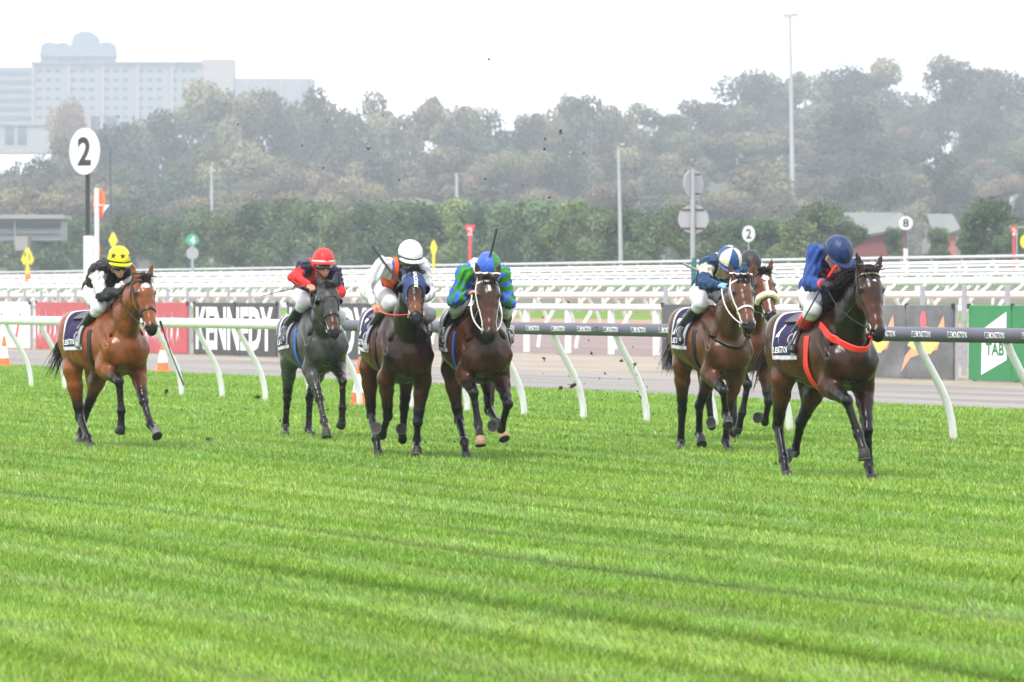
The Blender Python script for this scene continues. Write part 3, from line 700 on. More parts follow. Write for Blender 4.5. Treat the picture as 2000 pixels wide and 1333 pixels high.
for u0 in (172, 197): bx('pillar', u0, u0 + 7, 222, 298, 2, M_OFW, -3.6)
bx('roof_edge', -40, 268, 243, 246.2, 15, M_CONC, -.6)
b, xa, xb, y, z = bld('grandstand', 'low grey stand with a white roof edge at the left', -60, 128, 520); U = lambda u: (u - 34) * px(y)
bx('roof', -60, 128, 420, 428, 9, M_OFW, -1.5); bx('wall', -60, 120, 428, 470, 7, mat('stand_grey', (.25, .27, .30), .7)); bx('window', -60, 118, 436, 446, .2, M_BAND2, -.22); bx('sill_band', -60, 120, 452, 457, .3, M_OFW, -.33); bx('roof_post', 30, 32, 428, 480, .3, M_OFW, -1.2); bx('annexe', 38, 62, 463, 490, 4, M_OFW, -4.5)
M_BRICK = mat('red_brick', (.17, .042, .040), .85, var=.12, scale=2); M_TIN = mat('pale_tin_roof', (.095, .105, .098), .5); M_TILE = mat('orange_tile', (.24, .08, .05), .8); M_HWALL = mat('house_wall', (.19, .165, .15), .8); M_PNK = mat('pink_wall', (.38, .15, .105), .85)
def gable(name, label, u0, u1, v_eave, v_ridge, v_base, y, m_w, m_r, dep=9.0, slope='flat', group=None, wins=0):
    if y > 500: y = 736 + (y - 460) * 1.6
    b, xa, xb, y, z = bld(name, label, u0, u1, y, 'building'); b['group'] = group or 'buildings beyond the course'
    ze, zr, zb_ = zz(v_eave, y, z), zz(v_ridge, y, z), -1.0
    if slope == 'mono':
        mb = MB(); V = [(xa, 0, zb_), (xb, 0, zb_), (xb, 0, zr), (xa, 0, ze), (xa, dep, zb_), (xb, dep, zb_), (xb, dep, zr), (xa, dep, ze)]
        mb.add(V, [(0, 1, 2, 3), (7, 6, 5, 4), (0, 4, 5, 1), (1, 5, 6, 2), (3, 7, 4, 0)]); mb.build('wall', m_w, b, False)
        mb = MB(); mb.add([(xa - .4, -.5, ze + .03), (xb + .4, -.5, zr + .03), (xb + .4, dep + .5, zr + 1.6), (xa - .4, dep + .5, zr + 1.6), (xa - .4, -.5, ze + .25), (xb + .4, -.5, zr + .25), (xb + .4, dep + .5, zr + 1.85), (xa - .4, dep + .5, zr + 1.85)], [(0, 3, 2, 1), (4, 5, 6, 7), (0, 1, 5, 4), (1, 2, 6, 5), (2, 3, 7, 6), (3, 0, 4, 7)]); mb.build('roof', m_r, b, False)
    else:
        MB().box(((xa + xb) / 2, dep / 2, (ze + zb_) / 2), (xb - xa, dep, ze - zb_)).build('wall', m_w, b, False)
        mb = MB(); o_ = .4; V = [(xa - o_, -o_, ze), (xb + o_, -o_, ze), (xb + o_, dep + o_, ze), (xa - o_, dep + o_, ze), (xa + 1, dep / 2, zr), (xb - 1, dep / 2, zr)]
        mb.add(V, [(0, 1, 5, 4), (1, 2, 5), (2, 3, 4, 5), (3, 0, 4), (0, 3, 2, 1)]); mb.build('roof', m_r, b, False)
        for k in range(wins):
            xq = xa + (xb - xa) * (k + .5) / wins; MB().box((xq, -.06, ze * .55), ((xb - xa) / wins * .4, .1, ze * .35)).build('window', M_WIN, b, False)
    return b
gable('shed', 'red brick shed with a pale sloping metal roof behind the rails', 1668, 1768, 468, 450, 500, 440, M_BRICK, M_TIN, 8, 'mono')
gable('shed', 'orange pink gabled wall right of the brick shed', 1833, 1868, 470, 452, 505, 450, M_PNK, M_TIN, 8, 'mono')
gable('house', 'pale house with a wide tin roof on the right hillside', 1880, 2010, 262, 240, 290, 1050, M_HWALL, mat('tin_roof', (.12, .125, .13), .5), 10, wins=4)
gable('house', 'house with a grey roof, second on the right hillside', 1895, 2015, 308, 288, 330, 900, M_HWALL, M_TIN, 9, wins=4)
gable('house', 'small red walled house among the right hillside trees', 1935, 1960, 358, 350, 375, 600, M_BRICK, M_HWALL, 7, wins=1)
gable('house', 'white house partly behind bushes at the right edge', 1930, 2010, 378, 364, 400, 560, mat('white_wall', (.36, .355, .35), .8), M_TIN, 8, wins=3)
gable('house', 'tile roofed house low behind the dark conifer', 1790, 1835, 420, 400, 440, 520, M_HWALL, M_TILE, 8, wins=2)
gable('house', 'red gable seen through trees above the blue cap', 1655, 1690, 420, 388, 440, 520, M_BRICK, M_TILE, 8, wins=1)
# ------------------------------------------------------------------ smooth signed-distance modelling of horses and people
class Field:
    def __init__(self): self.p = []
    def seg(self, a, b, ra, rb, k=.03, lat=(0, 1, 0), cap=1.0, sub=False):
        a = np.asarray(a, float); b = np.asarray(b, float)
        ra = np.broadcast_to(np.asarray(ra, float), (2,)); rb = np.broadcast_to(np.asarray(rb, float), (2,))
        d = b - a; ln = np.linalg.norm(d)
        A = d / ln if ln > 1e-6 else np.array([1.0, 0, 0]); ln = max(ln, 1e-6)
        L = np.asarray(lat, float); L = L - A * (L @ A)
        if np.linalg.norm(L) < 1e-3: L = np.cross(A, [0.3, .2, 1])
        L = nrm(L); U = np.cross(A, L)
        self.p.append((a, A, ln, L, U, ra, rb, k, cap, sub, b))
    def ball(self, c, r, k=.03, ax=(1, 0, 0), lat=(0, 1, 0), sub=False):
        """ellipsoid: r=(along ax, along lat, third)"""
        r = np.broadcast_to(np.asarray(r, float), (3,)); c = np.asarray(c, float)
        A = nrm(ax); L = np.asarray(lat, float); L = nrm(L - A * (L @ A)); U = np.cross(A, L)
        self.p.append((c, A, 1e-6, L, U, np.array([r[1], r[2]]), np.array([r[1], r[2]]), k, -r[0], sub, c))
    def chain(self, pts, k=.03, lat=(0, 1, 0), k0=None):
        for i in range(len(pts) - 1):
            (a, ra), (b, rb) = pts[i], pts[i + 1]
            self.seg(a, b, ra, rb, k if (i or k0 is None) else k0, lat)
    @staticmethod
    def dist(p, X, Y, Z):
        a, A, ln, L, U, ra, rb, k, cap, sub, b = p
        x, y, z = X - a[0], Y - a[1], Z - a[2]
        ax = x * A[0] + y * A[1] + z * A[2]
        t = np.clip(ax / ln, 0, 1)
        lo = (x * L[0] + y * L[1] + z * L[2]); uo = (x * U[0] + y * U[1] + z * U[2]); ao = ax - t * ln
        rl = ra[0] + t * (rb[0] - ra[0]); ru = ra[1] + t * (rb[1] - ra[1])
        rc = np.minimum(rl, ru) * cap if cap > 0 else -cap
        p0, p1, p2 = lo / rl, uo / ru, ao / rc
        k0 = np.sqrt(p0 * p0 + p1 * p1 + p2 * p2)
        k1 = np.sqrt((p0 / rl) ** 2 + (p1 / ru) ** 2 + (p2 / rc) ** 2) + 1e-6
        return k0 * (k0 - 1) / k1
    def grid(self, h, pad=.04):
        lo = np.full(3, 1e9); hi = np.full(3, -1e9)
        for p in self.p:
            if p[9]: continue
            m = max(p[5].max(), p[6].max(), -p[8] if p[8] < 0 else 0) + pad
            lo = np.minimum(lo, np.minimum(p[0], p[10]) - m); hi = np.maximum(hi, np.maximum(p[0], p[10]) + m)
        n = np.ceil((hi - lo) / h).astype(int) + 1
        ax = [lo[i] + np.arange(n[i]) * h for i in range(3)]
        V = np.full(n, .2, np.float32)
        for p in self.p:
            m = max(p[5].max(), p[6].max(), -p[8] if p[8] < 0 else 0) + p[7] + 3 * h
            plo = np.minimum(p[0], p[10]) - m; phi = np.maximum(p[0], p[10]) + m
            i0 = np.clip(((plo - lo) / h).astype(int), 0, n - 1); i1 = np.clip(((phi - lo) / h).astype(int) + 2, 1, n)
            sl = tuple(slice(i0[i], i1[i]) for i in range(3))
            d = self.dist(p, ax[0][sl[0]][:, None, None], ax[1][sl[1]][None, :, None], ax[2][sl[2]][None, None, :])
            s = V[sl]; k = max(p[7], 1e-4)
            if p[9]:
                d = -d; hh = np.maximum(k - np.abs(s - d), 0) / k; s[...] = np.maximum(s, d) + hh * hh * k * .25
            else:
                hh = np.maximum(k - np.abs(s - d), 0) / k; s[...] = np.minimum(s, d) - hh * hh * k * .25
        self.lo, self.h, self.V = lo, h, V
        return self
    def sample(self, P):
        q = (np.asarray(P) - self.lo) / self.h
        n = np.array(self.V.shape)
        q = np.clip(q, 0, n - 1.001); i = q.astype(int); f = q - i
        r = 0
        for dx in (0, 1):
            for dy in (0, 1):
                for dz in (0, 1):
                    w = (f[..., 0] if dx else 1 - f[..., 0]) * (f[..., 1] if dy else 1 - f[..., 1]) * (f[..., 2] if dz else 1 - f[..., 2])
                    r = r + w * self.V[i[..., 0] + dx, i[..., 1] + dy, i[..., 2] + dz]
        return r
    def shoot(self, o, d, off=0.0, far=.6, step=.006):
        """first outward crossing of the surface from inside points o along directions d"""
        o = np.atleast_2d(np.asarray(o, float)); d = np.atleast_2d(np.asarray(d, float))
        d = d / np.linalg.norm(d, axis=1, keepdims=True)
        o = np.broadcast_to(o, d.shape) if len(o) == 1 else o
        d = np.broadcast_to(d, o.shape) if len(d) == 1 else d
        s = np.arange(0, far, step)
        val = self.sample(o[:, None, :] + d[:, None, :] * s[None, :, None])
        hit = (val > 0)
        j = np.argmax(hit, axis=1); j = np.where(hit.any(1), j, len(s) - 1); jp = np.maximum(j - 1, 0)
        r = np.arange(len(o)); v0, v1 = val[r, jp], val[r, j]
        f = np.where(j > 0, np.clip(-v0 / np.where(np.abs(v1 - v0) < 1e-9, 1, v1 - v0), 0, 1), 0)
        return o + d * ((s[jp] + f * step) + off)[:, None]
    def outside(self, P, off):
        """push points out along the gradient until they are off metres above the surface"""
        P = np.array(P, float)
        for _ in range(4):
            v = self.sample(P); e = .008
            g = np.stack([self.sample(P + np.eye(3)[i] * e) - self.sample(P - np.eye(3)[i] * e) for i in range(3)], -1)
            g /= np.linalg.norm(g, axis=-1, keepdims=True) + 1e-9
            P = P + g * np.maximum(off - v, 0)[..., None]
        return P
    def mesh(self):
        V, h, lo = self.V, self.h, self.lo
        s = V < 0
        c = [s[dx:s.shape[0] - 1 + dx, dy:s.shape[1] - 1 + dy, dz:s.shape[2] - 1 + dz] for dx in (0, 1) for dy in (0, 1) for dz in (0, 1)]
        cnt = sum(q.astype(np.int8) for q in c)
        act = (cnt > 0) & (cnt < 8)
        idx = np.full(act.shape, -1, np.int64); I = np.argwhere(act); idx[act] = np.arange(len(I))
        acc = np.zeros((len(I), 3)); num = np.zeros(len(I))
        corner = [(dx, dy, dz) for dx in (0, 1) for dy in (0, 1) for dz in (0, 1)]
        vals = [V[I[:, 0] + d[0], I[:, 1] + d[1], I[:, 2] + d[2]] for d in corner]
        for a in range(8):
            for b in range(a + 1, 8):
                da, db = np.array(corner[a]), np.array(corner[b])
                if np.abs(da - db).sum() != 1: continue
                m = (vals[a] < 0) != (vals[b] < 0)
                t = vals[a][m] / (vals[a][m] - vals[b][m])
                acc[m] += da + (db - da) * t[:, None]; num[m] += 1
        P = lo + (I + acc / num[:, None]) * h
        F4 = []
        nx, ny, nz = V.shape
        for ax in range(3):
            o1, o2 = (ax + 1) % 3, (ax + 2) % 3
            sa = [slice(None)] * 3; sb = [slice(None)] * 3
            sa[ax] = slice(0, -1); sb[ax] = slice(1, None)
            for o in (o1, o2): sa[o] = slice(1, -1); sb[o] = slice(1, -1)
            A, B = s[tuple(sa)], s[tuple(sb)]
            E = np.argwhere(A != B)
            if not len(E): continue
            inside_a = A[E[:, 0], E[:, 1], E[:, 2]]
            E[:, o1] += 1; E[:, o2] += 1
            q = []
            for d1, d2 in ((-1, -1), (0, -1), (0, 0), (-1, 0)):
                C = E.copy(); C[:, o1] += d1; C[:, o2] += d2
                q.append(idx[C[:, 0], C[:, 1], C[:, 2]])
            q = np.stack(q, 1)
            q[~inside_a] = q[~inside_a][:, ::-1]
            F4.append(q)
        return P, np.vstack(F4)

def seg_near(P, segs):
    """index of and position along the nearest of several bones"""
    best = np.full(len(P), 1e9); bi = np.zeros(len(P), int); bt = np.zeros(len(P))
    for i, (a, b) in enumerate(segs):
        a = np.asarray(a, float); b = np.asarray(b, float); d = b - a
        t = np.clip((P - a) @ d / (d @ d + 1e-9), 0, 1)
        r = np.linalg.norm(P - a - t[:, None] * d, axis=1)
        m = r < best; best[m] = r[m]; bi[m] = i; bt[m] = t[m]
    return bi, bt, best
def sst(e0, e1, x): t = np.clip((x - e0) / (e1 - e0), 0, 1); return t * t * (3 - 2 * t)
def lerpc(a, b, t): return np.asarray(a)[None] * (1 - t[:, None]) + np.asarray(b)[None] * t[:, None] if np.ndim(a) == 1 else a * (1 - t[:, None]) + np.asarray(b)[None] * t[:, None]
# ------------------------------------------------------------------ horses
def root_matrix(r):
    X, Y, Z, yaw, pit = r; Z -= .022                          # hooves press into the turf
    h = np.array([math.sin(yaw), -math.cos(yaw), 0]); l = np.array([math.cos(yaw), math.sin(yaw), 0]); u = np.array([0, 0, 1.0])
    hp = h * math.cos(pit) + u * math.sin(pit); up = u * math.cos(pit) - h * math.sin(pit)
    M = Matrix.Identity(4)
    for i in range(3): M[i][0], M[i][1], M[i][2], M[i][3] = hp[i], l[i], up[i], (X, Y, Z)[i]
    return M
def to_local(M, P):
    Mi = np.array(M.inverted()); P = np.asarray(P, float); return P @ Mi[:3, :3].T + Mi[:3, 3]
def to_world(M, P):
    Mi = np.array(M); P = np.asarray(P, float); return P @ Mi[:3, :3].T + Mi[:3, 3]

def ribbon(mb, path, normals, width, thick=.006, col=None, taper=None):
    P = np.asarray(path, float); N = np.asarray(normals, float); m = len(P)
    T = np.gradient(P, axis=0); V = []
    for i in range(m):
        n = nrm(N[i]); t = nrm(T[i]); s = nrm(np.cross(t, n)); w = width / 2 * (taper[i] if taper is not None else 1)
        V += [P[i] - s * w, P[i] - s * w * .8 + n * thick, P[i] + s * w * .8 + n * thick, P[i] + s * w]
    Fc = []
    for i in range(m - 1):
        for k in range(4): Fc.append((i * 4 + k, i * 4 + (k + 1) % 4, i * 4 + 4 + (k + 1) % 4, i * 4 + 4 + k))
    Fc += [(3, 2, 1, 0), tuple(range(4 * m - 4, 4 * m))]
    mb.add(V, Fc, col)

def strands(mb, roots, dirs, length, r0, drop, flow, rng, n=6, wob=.02, col=None):
    """tapered hair locks: leave along dirs, bend with gravity and stream along flow"""
    for p, d in zip(roots, dirs):
        L = length * rng.uniform(.65, 1.15); pts = [np.array(p, float)]; v = nrm(d) * 1.0
        ph = rng.uniform(0, 6.28, 3)
        for i in range(n):
            f = (i + 1) / n
            v = nrm(v + np.array([0, 0, -drop]) * .35 + np.asarray(flow) * .35 + np.sin(ph + f * 4.5) * wob * 8 * f)
            pts.append(pts[-1] + v * L / n)
        q = np.linspace(0, 1, n + 1)
        mb.tube(pts, r0 * rng.uniform(.7, 1.2) * (1 - q * .93) , 4, col, caps=False)

M_EYE = mat('horse_eye', (.008, .006, .005), .08, spec=.7)
M_COAT = mat('horse_coat', vcol=True, rough=.26, spec=.22, var=.30, scale=13, bump=.34, bscale=11, dirt=(.10, .085, .035), dscale=30, dlo=.70, dhi=.78)
M_HAIR = mat('horse_hair', vcol=True, rough=.5, spec=.25)
M_HOOF = mat('hoof_horn', vcol=True, rough=.6, var=.25, scale=30)
M_LEATH = mat('black_leather', (.006, .0055, .0055), .4, spec=.35)
M_BROWNL = mat('brown_leather', (.035, .02, .014), .45)
M_WHITEL = mat('white_leather', (.56, .55, .51), .5, dirt=(.35, .3, .2), dscale=20, dlo=.6, dhi=.8)
M_STEEL = mat('steel', (.55, .55, .56), .25, metal=1.0)
M_CLOTH = mat('saddle_cloth', vcol=True, rough=.8, spec=.2, dirt=(.08, .065, .04), dscale=14, dlo=.68, dhi=.8, bump=.1, bscale=150)
M_PRINT = mat('white_print', (.78, .78, .78), .7)
M_PADW = mat('pad_white', (.27, .28, .31), .8, dirt=(.2, .17, .12), dscale=9, dlo=.55, dhi=.8)
M_RED = mat('red_elastic', (.75, .035, .02), .55)
M_BLUE = mat('blue_elastic', (.02, .10, .42), .6)
M_FLEECE = mat('fleece', (.72, .62, .44), .95, bump=.8, bscale=60)
M_HOOD = mat('blue_hood', vcol=True, rough=.55, spec=.3, bump=.1, bscale=90)
M_BLINK = mat('black_hood', vcol=True, rough=.5, spec=.4)
M_GOLD = mat('gilt_letters', (.75, .62, .32), .35, metal=.6)

COATS = {
 'bay': dict(base=(.190, .054, .0125), dark=(.085, .024, .0075), pts=(.007, .0055, .005), muz=(.010, .008, .0075), hair=(.006, .005, .0045), pk=.40),
 'grey_black': dict(base=(.058, .057, .059), dark=(.008, .008, .0085), pts=(.008, .0078, .0078), muz=(.009, .0085, .0085), hair=(.005, .005, .005), pk=.5),
 'dark_bay': dict(base=(.062, .0195, .0072), dark=(.0082, .0050, .0042), pts=(.0050, .0045, .0045), muz=(.006, .005, .005), hair=(.0048, .0042, .0042), pk=.85),
 'brown': dict(base=(.076, .0240, .0095), dark=(.0140, .0072, .0054), pts=(.006, .005, .0048), muz=(.006, .005, .005), hair=(.006, .005, .0046), pk=.8),
 'light_bay': dict(base=(.092, .033, .0125), dark=(.032, .0135, .0070), pts=(.008, .0065, .006), muz=(.008, .0066, .006), hair=(.006, .005, .0045), pk=.5),
 'red_bay': dict(base=(.125, .034, .0105), dark=(.026, .0105, .0055), pts=(.006, .005, .0045), muz=(.009, .007, .0065), hair=(.006, .005, .0045), pk=.5),
}

def build_horse(key, root, J, coat, label, mane_side=-1, mane_len=.10, hoofcol={}, star=None, tan_nose=None, seed=1, vox=.0125, flow_tail=(-.9, 0, .1), tail_len=.75, tail_dir=(-1, 0, .1), ears_back=False, fore=90, tail_n=110, tail_col=None):
    rng = np.random.default_rng(seed)
    C = COATS[coat]
    J = {k: np.array(v, float) for k, v in J.items()}
    M = root_matrix(root)
    th = bpy.data.objects.new('racehorse', None); COL.objects.link(th); th.matrix_world = M; th.empty_display_size = .3
    tag(th, label, 'horse', 'racehorses galloping down the straight')
    F = Field()
    # trunk
    F.chain([((-.69, 0, 1.24), (.185, .195)), ((-.50, 0, 1.275), (.258, .280)), ((-.22, 0, 1.225), (.275, .270)), ((.08, 0, 1.195), (.292, .310)),
             ((.30, 0, 1.205), (.252, .352)), ((.50, 0, 1.19), (.210, .275)), ((.62, 0, 1.13), (.150, .195))], k=.06)
    for s in (-1, 1):
        F.seg((.24, s * .085, 1.50), (.58, s * .150, 1.16), (.088, .11), (.100, .105), k=.06)       # shoulder blade
        F.ball((.648, s * .092, 1.085), (.088, .094, .130), k=.022)                                 # breast muscle
        F.ball((-.50, s * .14, 1.40), (.20, .12, .15), k=.07)                                      # croup muscle
        F.ball((-.10, s * .185, 1.20), (.30, .125, .215), k=.08)                                      # ribs
    # neck
    P, N = J['poll'], J['nose']
    A = nrm(N - P); L = nrm(np.array([0, 1.0, 0]) - A * A[1]); U = np.cross(L, A) * -1
    if U[0] < 0: U = -U
    HL = np.linalg.norm(N - P) / .60
    n0, n3 = np.array([.40, 0, 1.29]), P + A * .05 - U * .07
    nd = nrm(n3 - n0); side = np.array([0, 1.0, 0])
    nu = nrm(np.cross(nd, side)); nu = nu if nu[2] > 0 else -nu
    F.chain([(n0, (.155, .285)), (n0 + (n3 - n0) * .36 + nu * .02, (.122, .220)), (n0 + (n3 - n0) * .70 + nu * .025, (.095, .160)), (n3, (.078, .120))], k=.05)
    F.seg(n0 + nu * .20, n0 + (n3 - n0) * .75 + nu * .14, (.035, .05), (.03, .03), k=.06)         # crest
    F.seg(n0 + (n3 - n0) * .15 - nu * .19 + nd * .10, n3 - nu * .07, (.05, .05), (.035, .035), k=.05)  # windpipe
    # head
    hs = [(.00, -.035, .086, .084), (.10, -.045, .106, .118), (.17, -.055, .104, .130), (.25, -.058, .092, .118), (.35, -.052, .070, .090), (.46, -.046, .058, .071), (.55, -.047, .059, .062), (.595, -.052, .050, .048)]
    hc = lambda t, u=0, l=0: P + A * (t * HL) + U * u + L * l
    F.chain([(hc(t, u), (rl, ru)) for t, u, rl, ru in hs], k=.02, lat=L, k0=.04)
    for s in (-1, 1):
        F.ball(hc(.165, .006, s * .085), (.040, .026, .028), k=.02, ax=A, lat=L)          # brow
        F.ball(hc(.20, -.115, s * .062), (.085, .030, .060), k=.03, ax=A, lat=L)           # cheek
        F.seg(hc(.22, -.02, s * .077), hc(.40, -.02, s * .054), (.016, .014), (.010, .010), k=.025, lat=L)   # facial crest
        F.ball(hc(.567, -.022, s * .045), (.036, .022, .028), k=.014, ax=A, lat=L)         # nostril rim
        F.ball(hc(.575, -.018, s * .056), (.026, .014, .015), k=.006, ax=A + U * .4, lat=L, sub=True)
        # ear
        E = nrm(-A * .92 + U * .42 + L * s * .34) if not ears_back else nrm(-A * .75 - U * .55 + L * s * .2); e0 = hc(-.005, .012, s * .070)
        F.chain([(e0, (.024, .022)), (e0 + E * .055, (.033, .020)), (e0 + E * .11, (.025, .014)), (e0 + E * .165, (.005, .005))], k=.01, lat=L - U * s * .3, k0=.03)
        F.seg(e0 + E * .035 + U * .022, e0 + E * .115 + U * .014, (.016, .011), (.010, .008), k=.008, lat=L, sub=True)
    F.ball(hc(.54, -.098), (.036, .034, .026), k=.02, ax=A, lat=L)                          # chin
    # legs
    segs = []; hoofs = []
    for n, s in (('R', -1), ('L', 1)):
        sh, el, kn, ft, hf = [J[n + q] for q in ('sh', 'elb', 'fknee', 'ffet', 'fhoof')]
        F.seg(sh, el, (.085, .10), (.082, .105), k=.06)
        d = kn - el
        F.chain([(el, (.075, .105)), (el + d * .32, (.070, .086)), (el + d * .72, (.051, .058)), (kn, (.047, .050))], k=.025, k0=.05)
        F.ball(kn, (.056, .050, .053), k=.014, ax=d)
        cd = nrm(ft - kn); back = nrm(np.cross(cd, [0, 1.0, 0])); back = back if (back @ (el - kn) * 0 + np.cross([0, 1.0, 0], cd) @ back) > 0 else -back
        F.chain([(kn, (.040, .044)), (kn + (ft - kn) * .35, (.032, .038)), (kn + (ft - kn) * .8, (.033, .039)), (ft, (.042, .047))], k=.015)
        F.ball(ft, (.048, .045, .050), k=.014, ax=cd)
        F.chain([(ft, (.038, .041)), (ft + (hf - ft) * .55, (.035, .037)), (ft + (hf - ft) * .85, (.045, .048))], k=.012)
        segs += [(el, kn), (kn, ft), (ft, hf)]; hoofs.append((n + 'f', ft, hf))
        hp, sf, hk, ft, hf = [J[n + q] for q in ('hip', 'stif', 'hock', 'hfet', 'hhoof')]
        F.seg(hp, sf, (.105, .175), (.085, .120), k=.06)
        F.seg(np.array([-.66, s * .12, 1.24]), sf * .35 + hk * .65 + np.array([-.02, 0, .02]), (.085, .13), (.042, .050), k=.05)
        d = hk - sf
        F.chain([(sf, (.085, .118)), (sf + d * .35, (.076, .096)), (sf + d * .78, (.049, .059)), (hk, (.046, .057))], k=.03, k0=.06)
        bk = nrm(np.cross(nrm(J[n + 'hfet'] - hk), [0, 1.0, 0])); bk = bk if bk[0] < 0 else -bk
        F.ball(hk + bk * .014, (.064, .048, .056), k=.015, ax=nrm(ft - hk))
        F.seg(hk + bk * .045 + (hk - ft) * .12, sf + d * .6 + bk * .05, (.018, .02), (.025, .03), k=.03)
        F.chain([(hk, (.044, .052)), (hk + (ft - hk) * .3, (.036, .043)), (hk + (ft - hk) * .8, (.034, .041)), (ft, (.043, .048))], k=.015)
        F.ball(ft, (.049, .046, .051), k=.014, ax=ft - hk)
        F.chain([(ft, (.039, .042)), (ft + (hf - ft) * .55, (.036, .038)), (ft + (hf - ft) * .85, (.045, .048))], k=.012)
        segs += [(sf, hk), (hk, ft), (ft, hf)]; hoofs.append((n + 'h', ft, hf))
    for s in (-1, 1):                                       # muscle grooves
        for a, b, r_, k_ in (((.19, s * .305, 1.44), (.30, s * .298, 1.02), .026, .05), ((-.29, s * .305, 1.40), (-.20, s * .312, 1.10), .024, .06), ((-.60, s * .280, 1.36), (-.53, s * .235, .98), .020, .05),
                             ((.47, s * .235, 1.34), (.60, s * .215, 1.18), .022, .04), ((.02, s * .328, 1.34), (.06, s * .334, 1.05), .014, .05), ((-.08, s * .326, 1.34), (-.05, s * .335, 1.06), .012, .05)):
            F.seg(a, b, r_, r_, k=k_, sub=True)
        F.seg(n0 + (n3 - n0) * .10 - nu * .10 + np.array([.05, s * .165, 0]), n0 + (n3 - n0) * .75 - nu * .06 + np.array([0, s * .115, 0]), .018, .012, k=.035, sub=True)
    F.seg((.60, 0, .93), (.70, 0, 1.20), .014, .012, k=.03, sub=True)
    F.seg((-.76, 0, 1.41), (-.84, 0, 1.38), (.045, .045), (.03, .03), k=.05)                # dock
    F.grid(vox)
    V, Fc = F.mesh()
    # coat colour
    allsegs = segs + [((-.6, 0, 1.25), (.55, 0, 1.2)), (n0, n3), (hc(0, -.05), hc(.6, -.05))]
    bi, bt, bd = seg_near(V, allsegs)
    nz = np.sin(V[:, 0] * 9 + seed) * np.sin(V[:, 1] * 11 + 1.3 * seed) * np.sin(V[:, 2] * 8 + .7 * seed)
    body = lerpc(C['base'], C['dark'], np.clip(C['pk'] * (sst(.95, 1.5, V[:, 2]) * .45 + sst(.30, .68, V[:, 0]) * .75) + nz * .30, 0, 1))
    legt = np.zeros(len(V))
    for i in range(0, 12, 3):
        m = bi == i; legt[m] = sst(.35, .8, bt[m])
        legt[(bi == i + 1) | (bi == i + 2)] = 1
    legt *= sst(.145, .09, bd)
    colr = lerpc(body, C['pts'], legt)
    ht = ((V - P) @ A) / HL; hu = (V - P) @ U; hl = (V - P) @ L
    ishead = bi == 14
    face = np.where(ishead, 1.0, 0)
    headc = lerpc(C['base'], C['dark'], np.clip(.45 * C['pk'] + .5 * C['pk'] * sst(.02, .10, hu + .03) * sst(.5, .1, ht) + nz * .3, 0, 1))
    colr = lerpc(colr, np.zeros(3), np.zeros(len(V))) * (1 - face[:, None]) + headc * face[:, None]
    if tan_nose is not None:
        m = face * sst(.33, .45, ht) * (1 - sst(.52, .57, ht)); colr = colr * (1 - m[:, None]) + np.array(tan_nose) * m[:, None]
    m = face * sst(.50, .57, ht); colr = lerpc(colr, C['muz'], m)
    m = face * np.exp(-(((ht - .17) / .045) ** 2 + ((np.abs(hl) - .09) / .03) ** 2 + ((hu - 0) / .04) ** 2)); colr = lerpc(colr, C['muz'], np.clip(m * 1.1, 0, 1))
    ear = face * sst(-.06, -.12, ht); colr = lerpc(colr, np.array(C['pts']) * 1.3, ear * .55)
    if star is not None:
        for (t0, l0, st, sl) in star:
            q = ((ht - t0) / st) ** 2 + ((hl - l0) / sl) ** 2 + .35 * np.sin(ht * 140) * np.sin(hl * 170 + 1)
            m = face * (hu > .0) * sst(1.25, .75, q); colr = lerpc(colr, np.array([.72, .68, .64]), m)
    if coat == 'grey_black':                                # wet grass and mud thrown on the dark coat
        sp = np.sin(V[:, 0] * 83 + 5 * np.sin(V[:, 2] * 31)) * np.sin(V[:, 2] * 97 + 4 * np.sin(V[:, 1] * 43)) * np.sin(V[:, 1] * 71 + 3 * np.sin(V[:, 0] * 29))
        colr = lerpc(colr, (.13, .115, .05), .85 * sst(.60, .72, sp) * sst(1.35, .85, V[:, 2]))
    mesh_obj('body', V, Fc, M_COAT, th, True, colr)
    # hooves with their plates
    for n, ft, hf in hoofs:
        pd = nrm(hf - ft)
        S = np.array([pd[0] * math.cos(.33) + pd[2] * math.sin(.33), pd[1], pd[2] * math.cos(.33) - pd[0] * math.sin(.33)]); S = nrm(S)
        T = -np.cross(S, [0, 1.0, 0]); T = nrm(T)
        lat = np.cross(S, T)
        mb = MB(); col = hoofcol.get(n, (.013, .012, .0115)); rings = []
        for (ds, dt, rt, rl, cc) in ((-.052, -.004, .040, .038, C['pts']), (-.045, -.002, .045, .043, col), (0, .010, .054, .050, col), (.030, .020, .061, .056, col), (.031, .020, .060, .055, (.10, .098, .095)), (.039, .020, .060, .055, (.07, .068, .066)), (.036, .018, .048, .044, (.012, .011, .010))):
            for k in range(14):
                w = 2 * math.pi * k / 14
                rings.append(((hf + S * ds + T * (dt + rt * math.cos(w)) + lat * rl * math.sin(w)), cc))
        Fq = [(i * 14 + k, i * 14 + (k + 1) % 14, i * 14 + 14 + (k + 1) % 14, i * 14 + 14 + k) for i in range(6) for k in range(14)]
        Fq += [tuple(range(6 * 14, 7 * 14)), tuple(range(13, -1, -1))]
        mb.add([r[0] for r in rings], Fq); mb.c[-1] = np.array([r[1] for r in rings])
        mb.build('hoof', M_HOOF, th, True, 50, True)
    # eyes
    for s in (-1, 1):
        e = F.shoot(hc(.168, -.004), L * s + U * .12)[0] - L * s * .011
        MB().ball(e, .021, 12, 8).build('eye', M_EYE, th)
    # mane and forelock, tail
    mb = MB(); q = rng.uniform(0.02, 1.0, 330)
    o = n0[None] + (P - A * .0 - U * .05 - n0)[None] * q[:, None]
    r = F.shoot(o, np.tile(nu, (len(q), 1)) + rng.normal(0, .05, (len(q), 3)) * [0, 1, 0]) - nu * .012
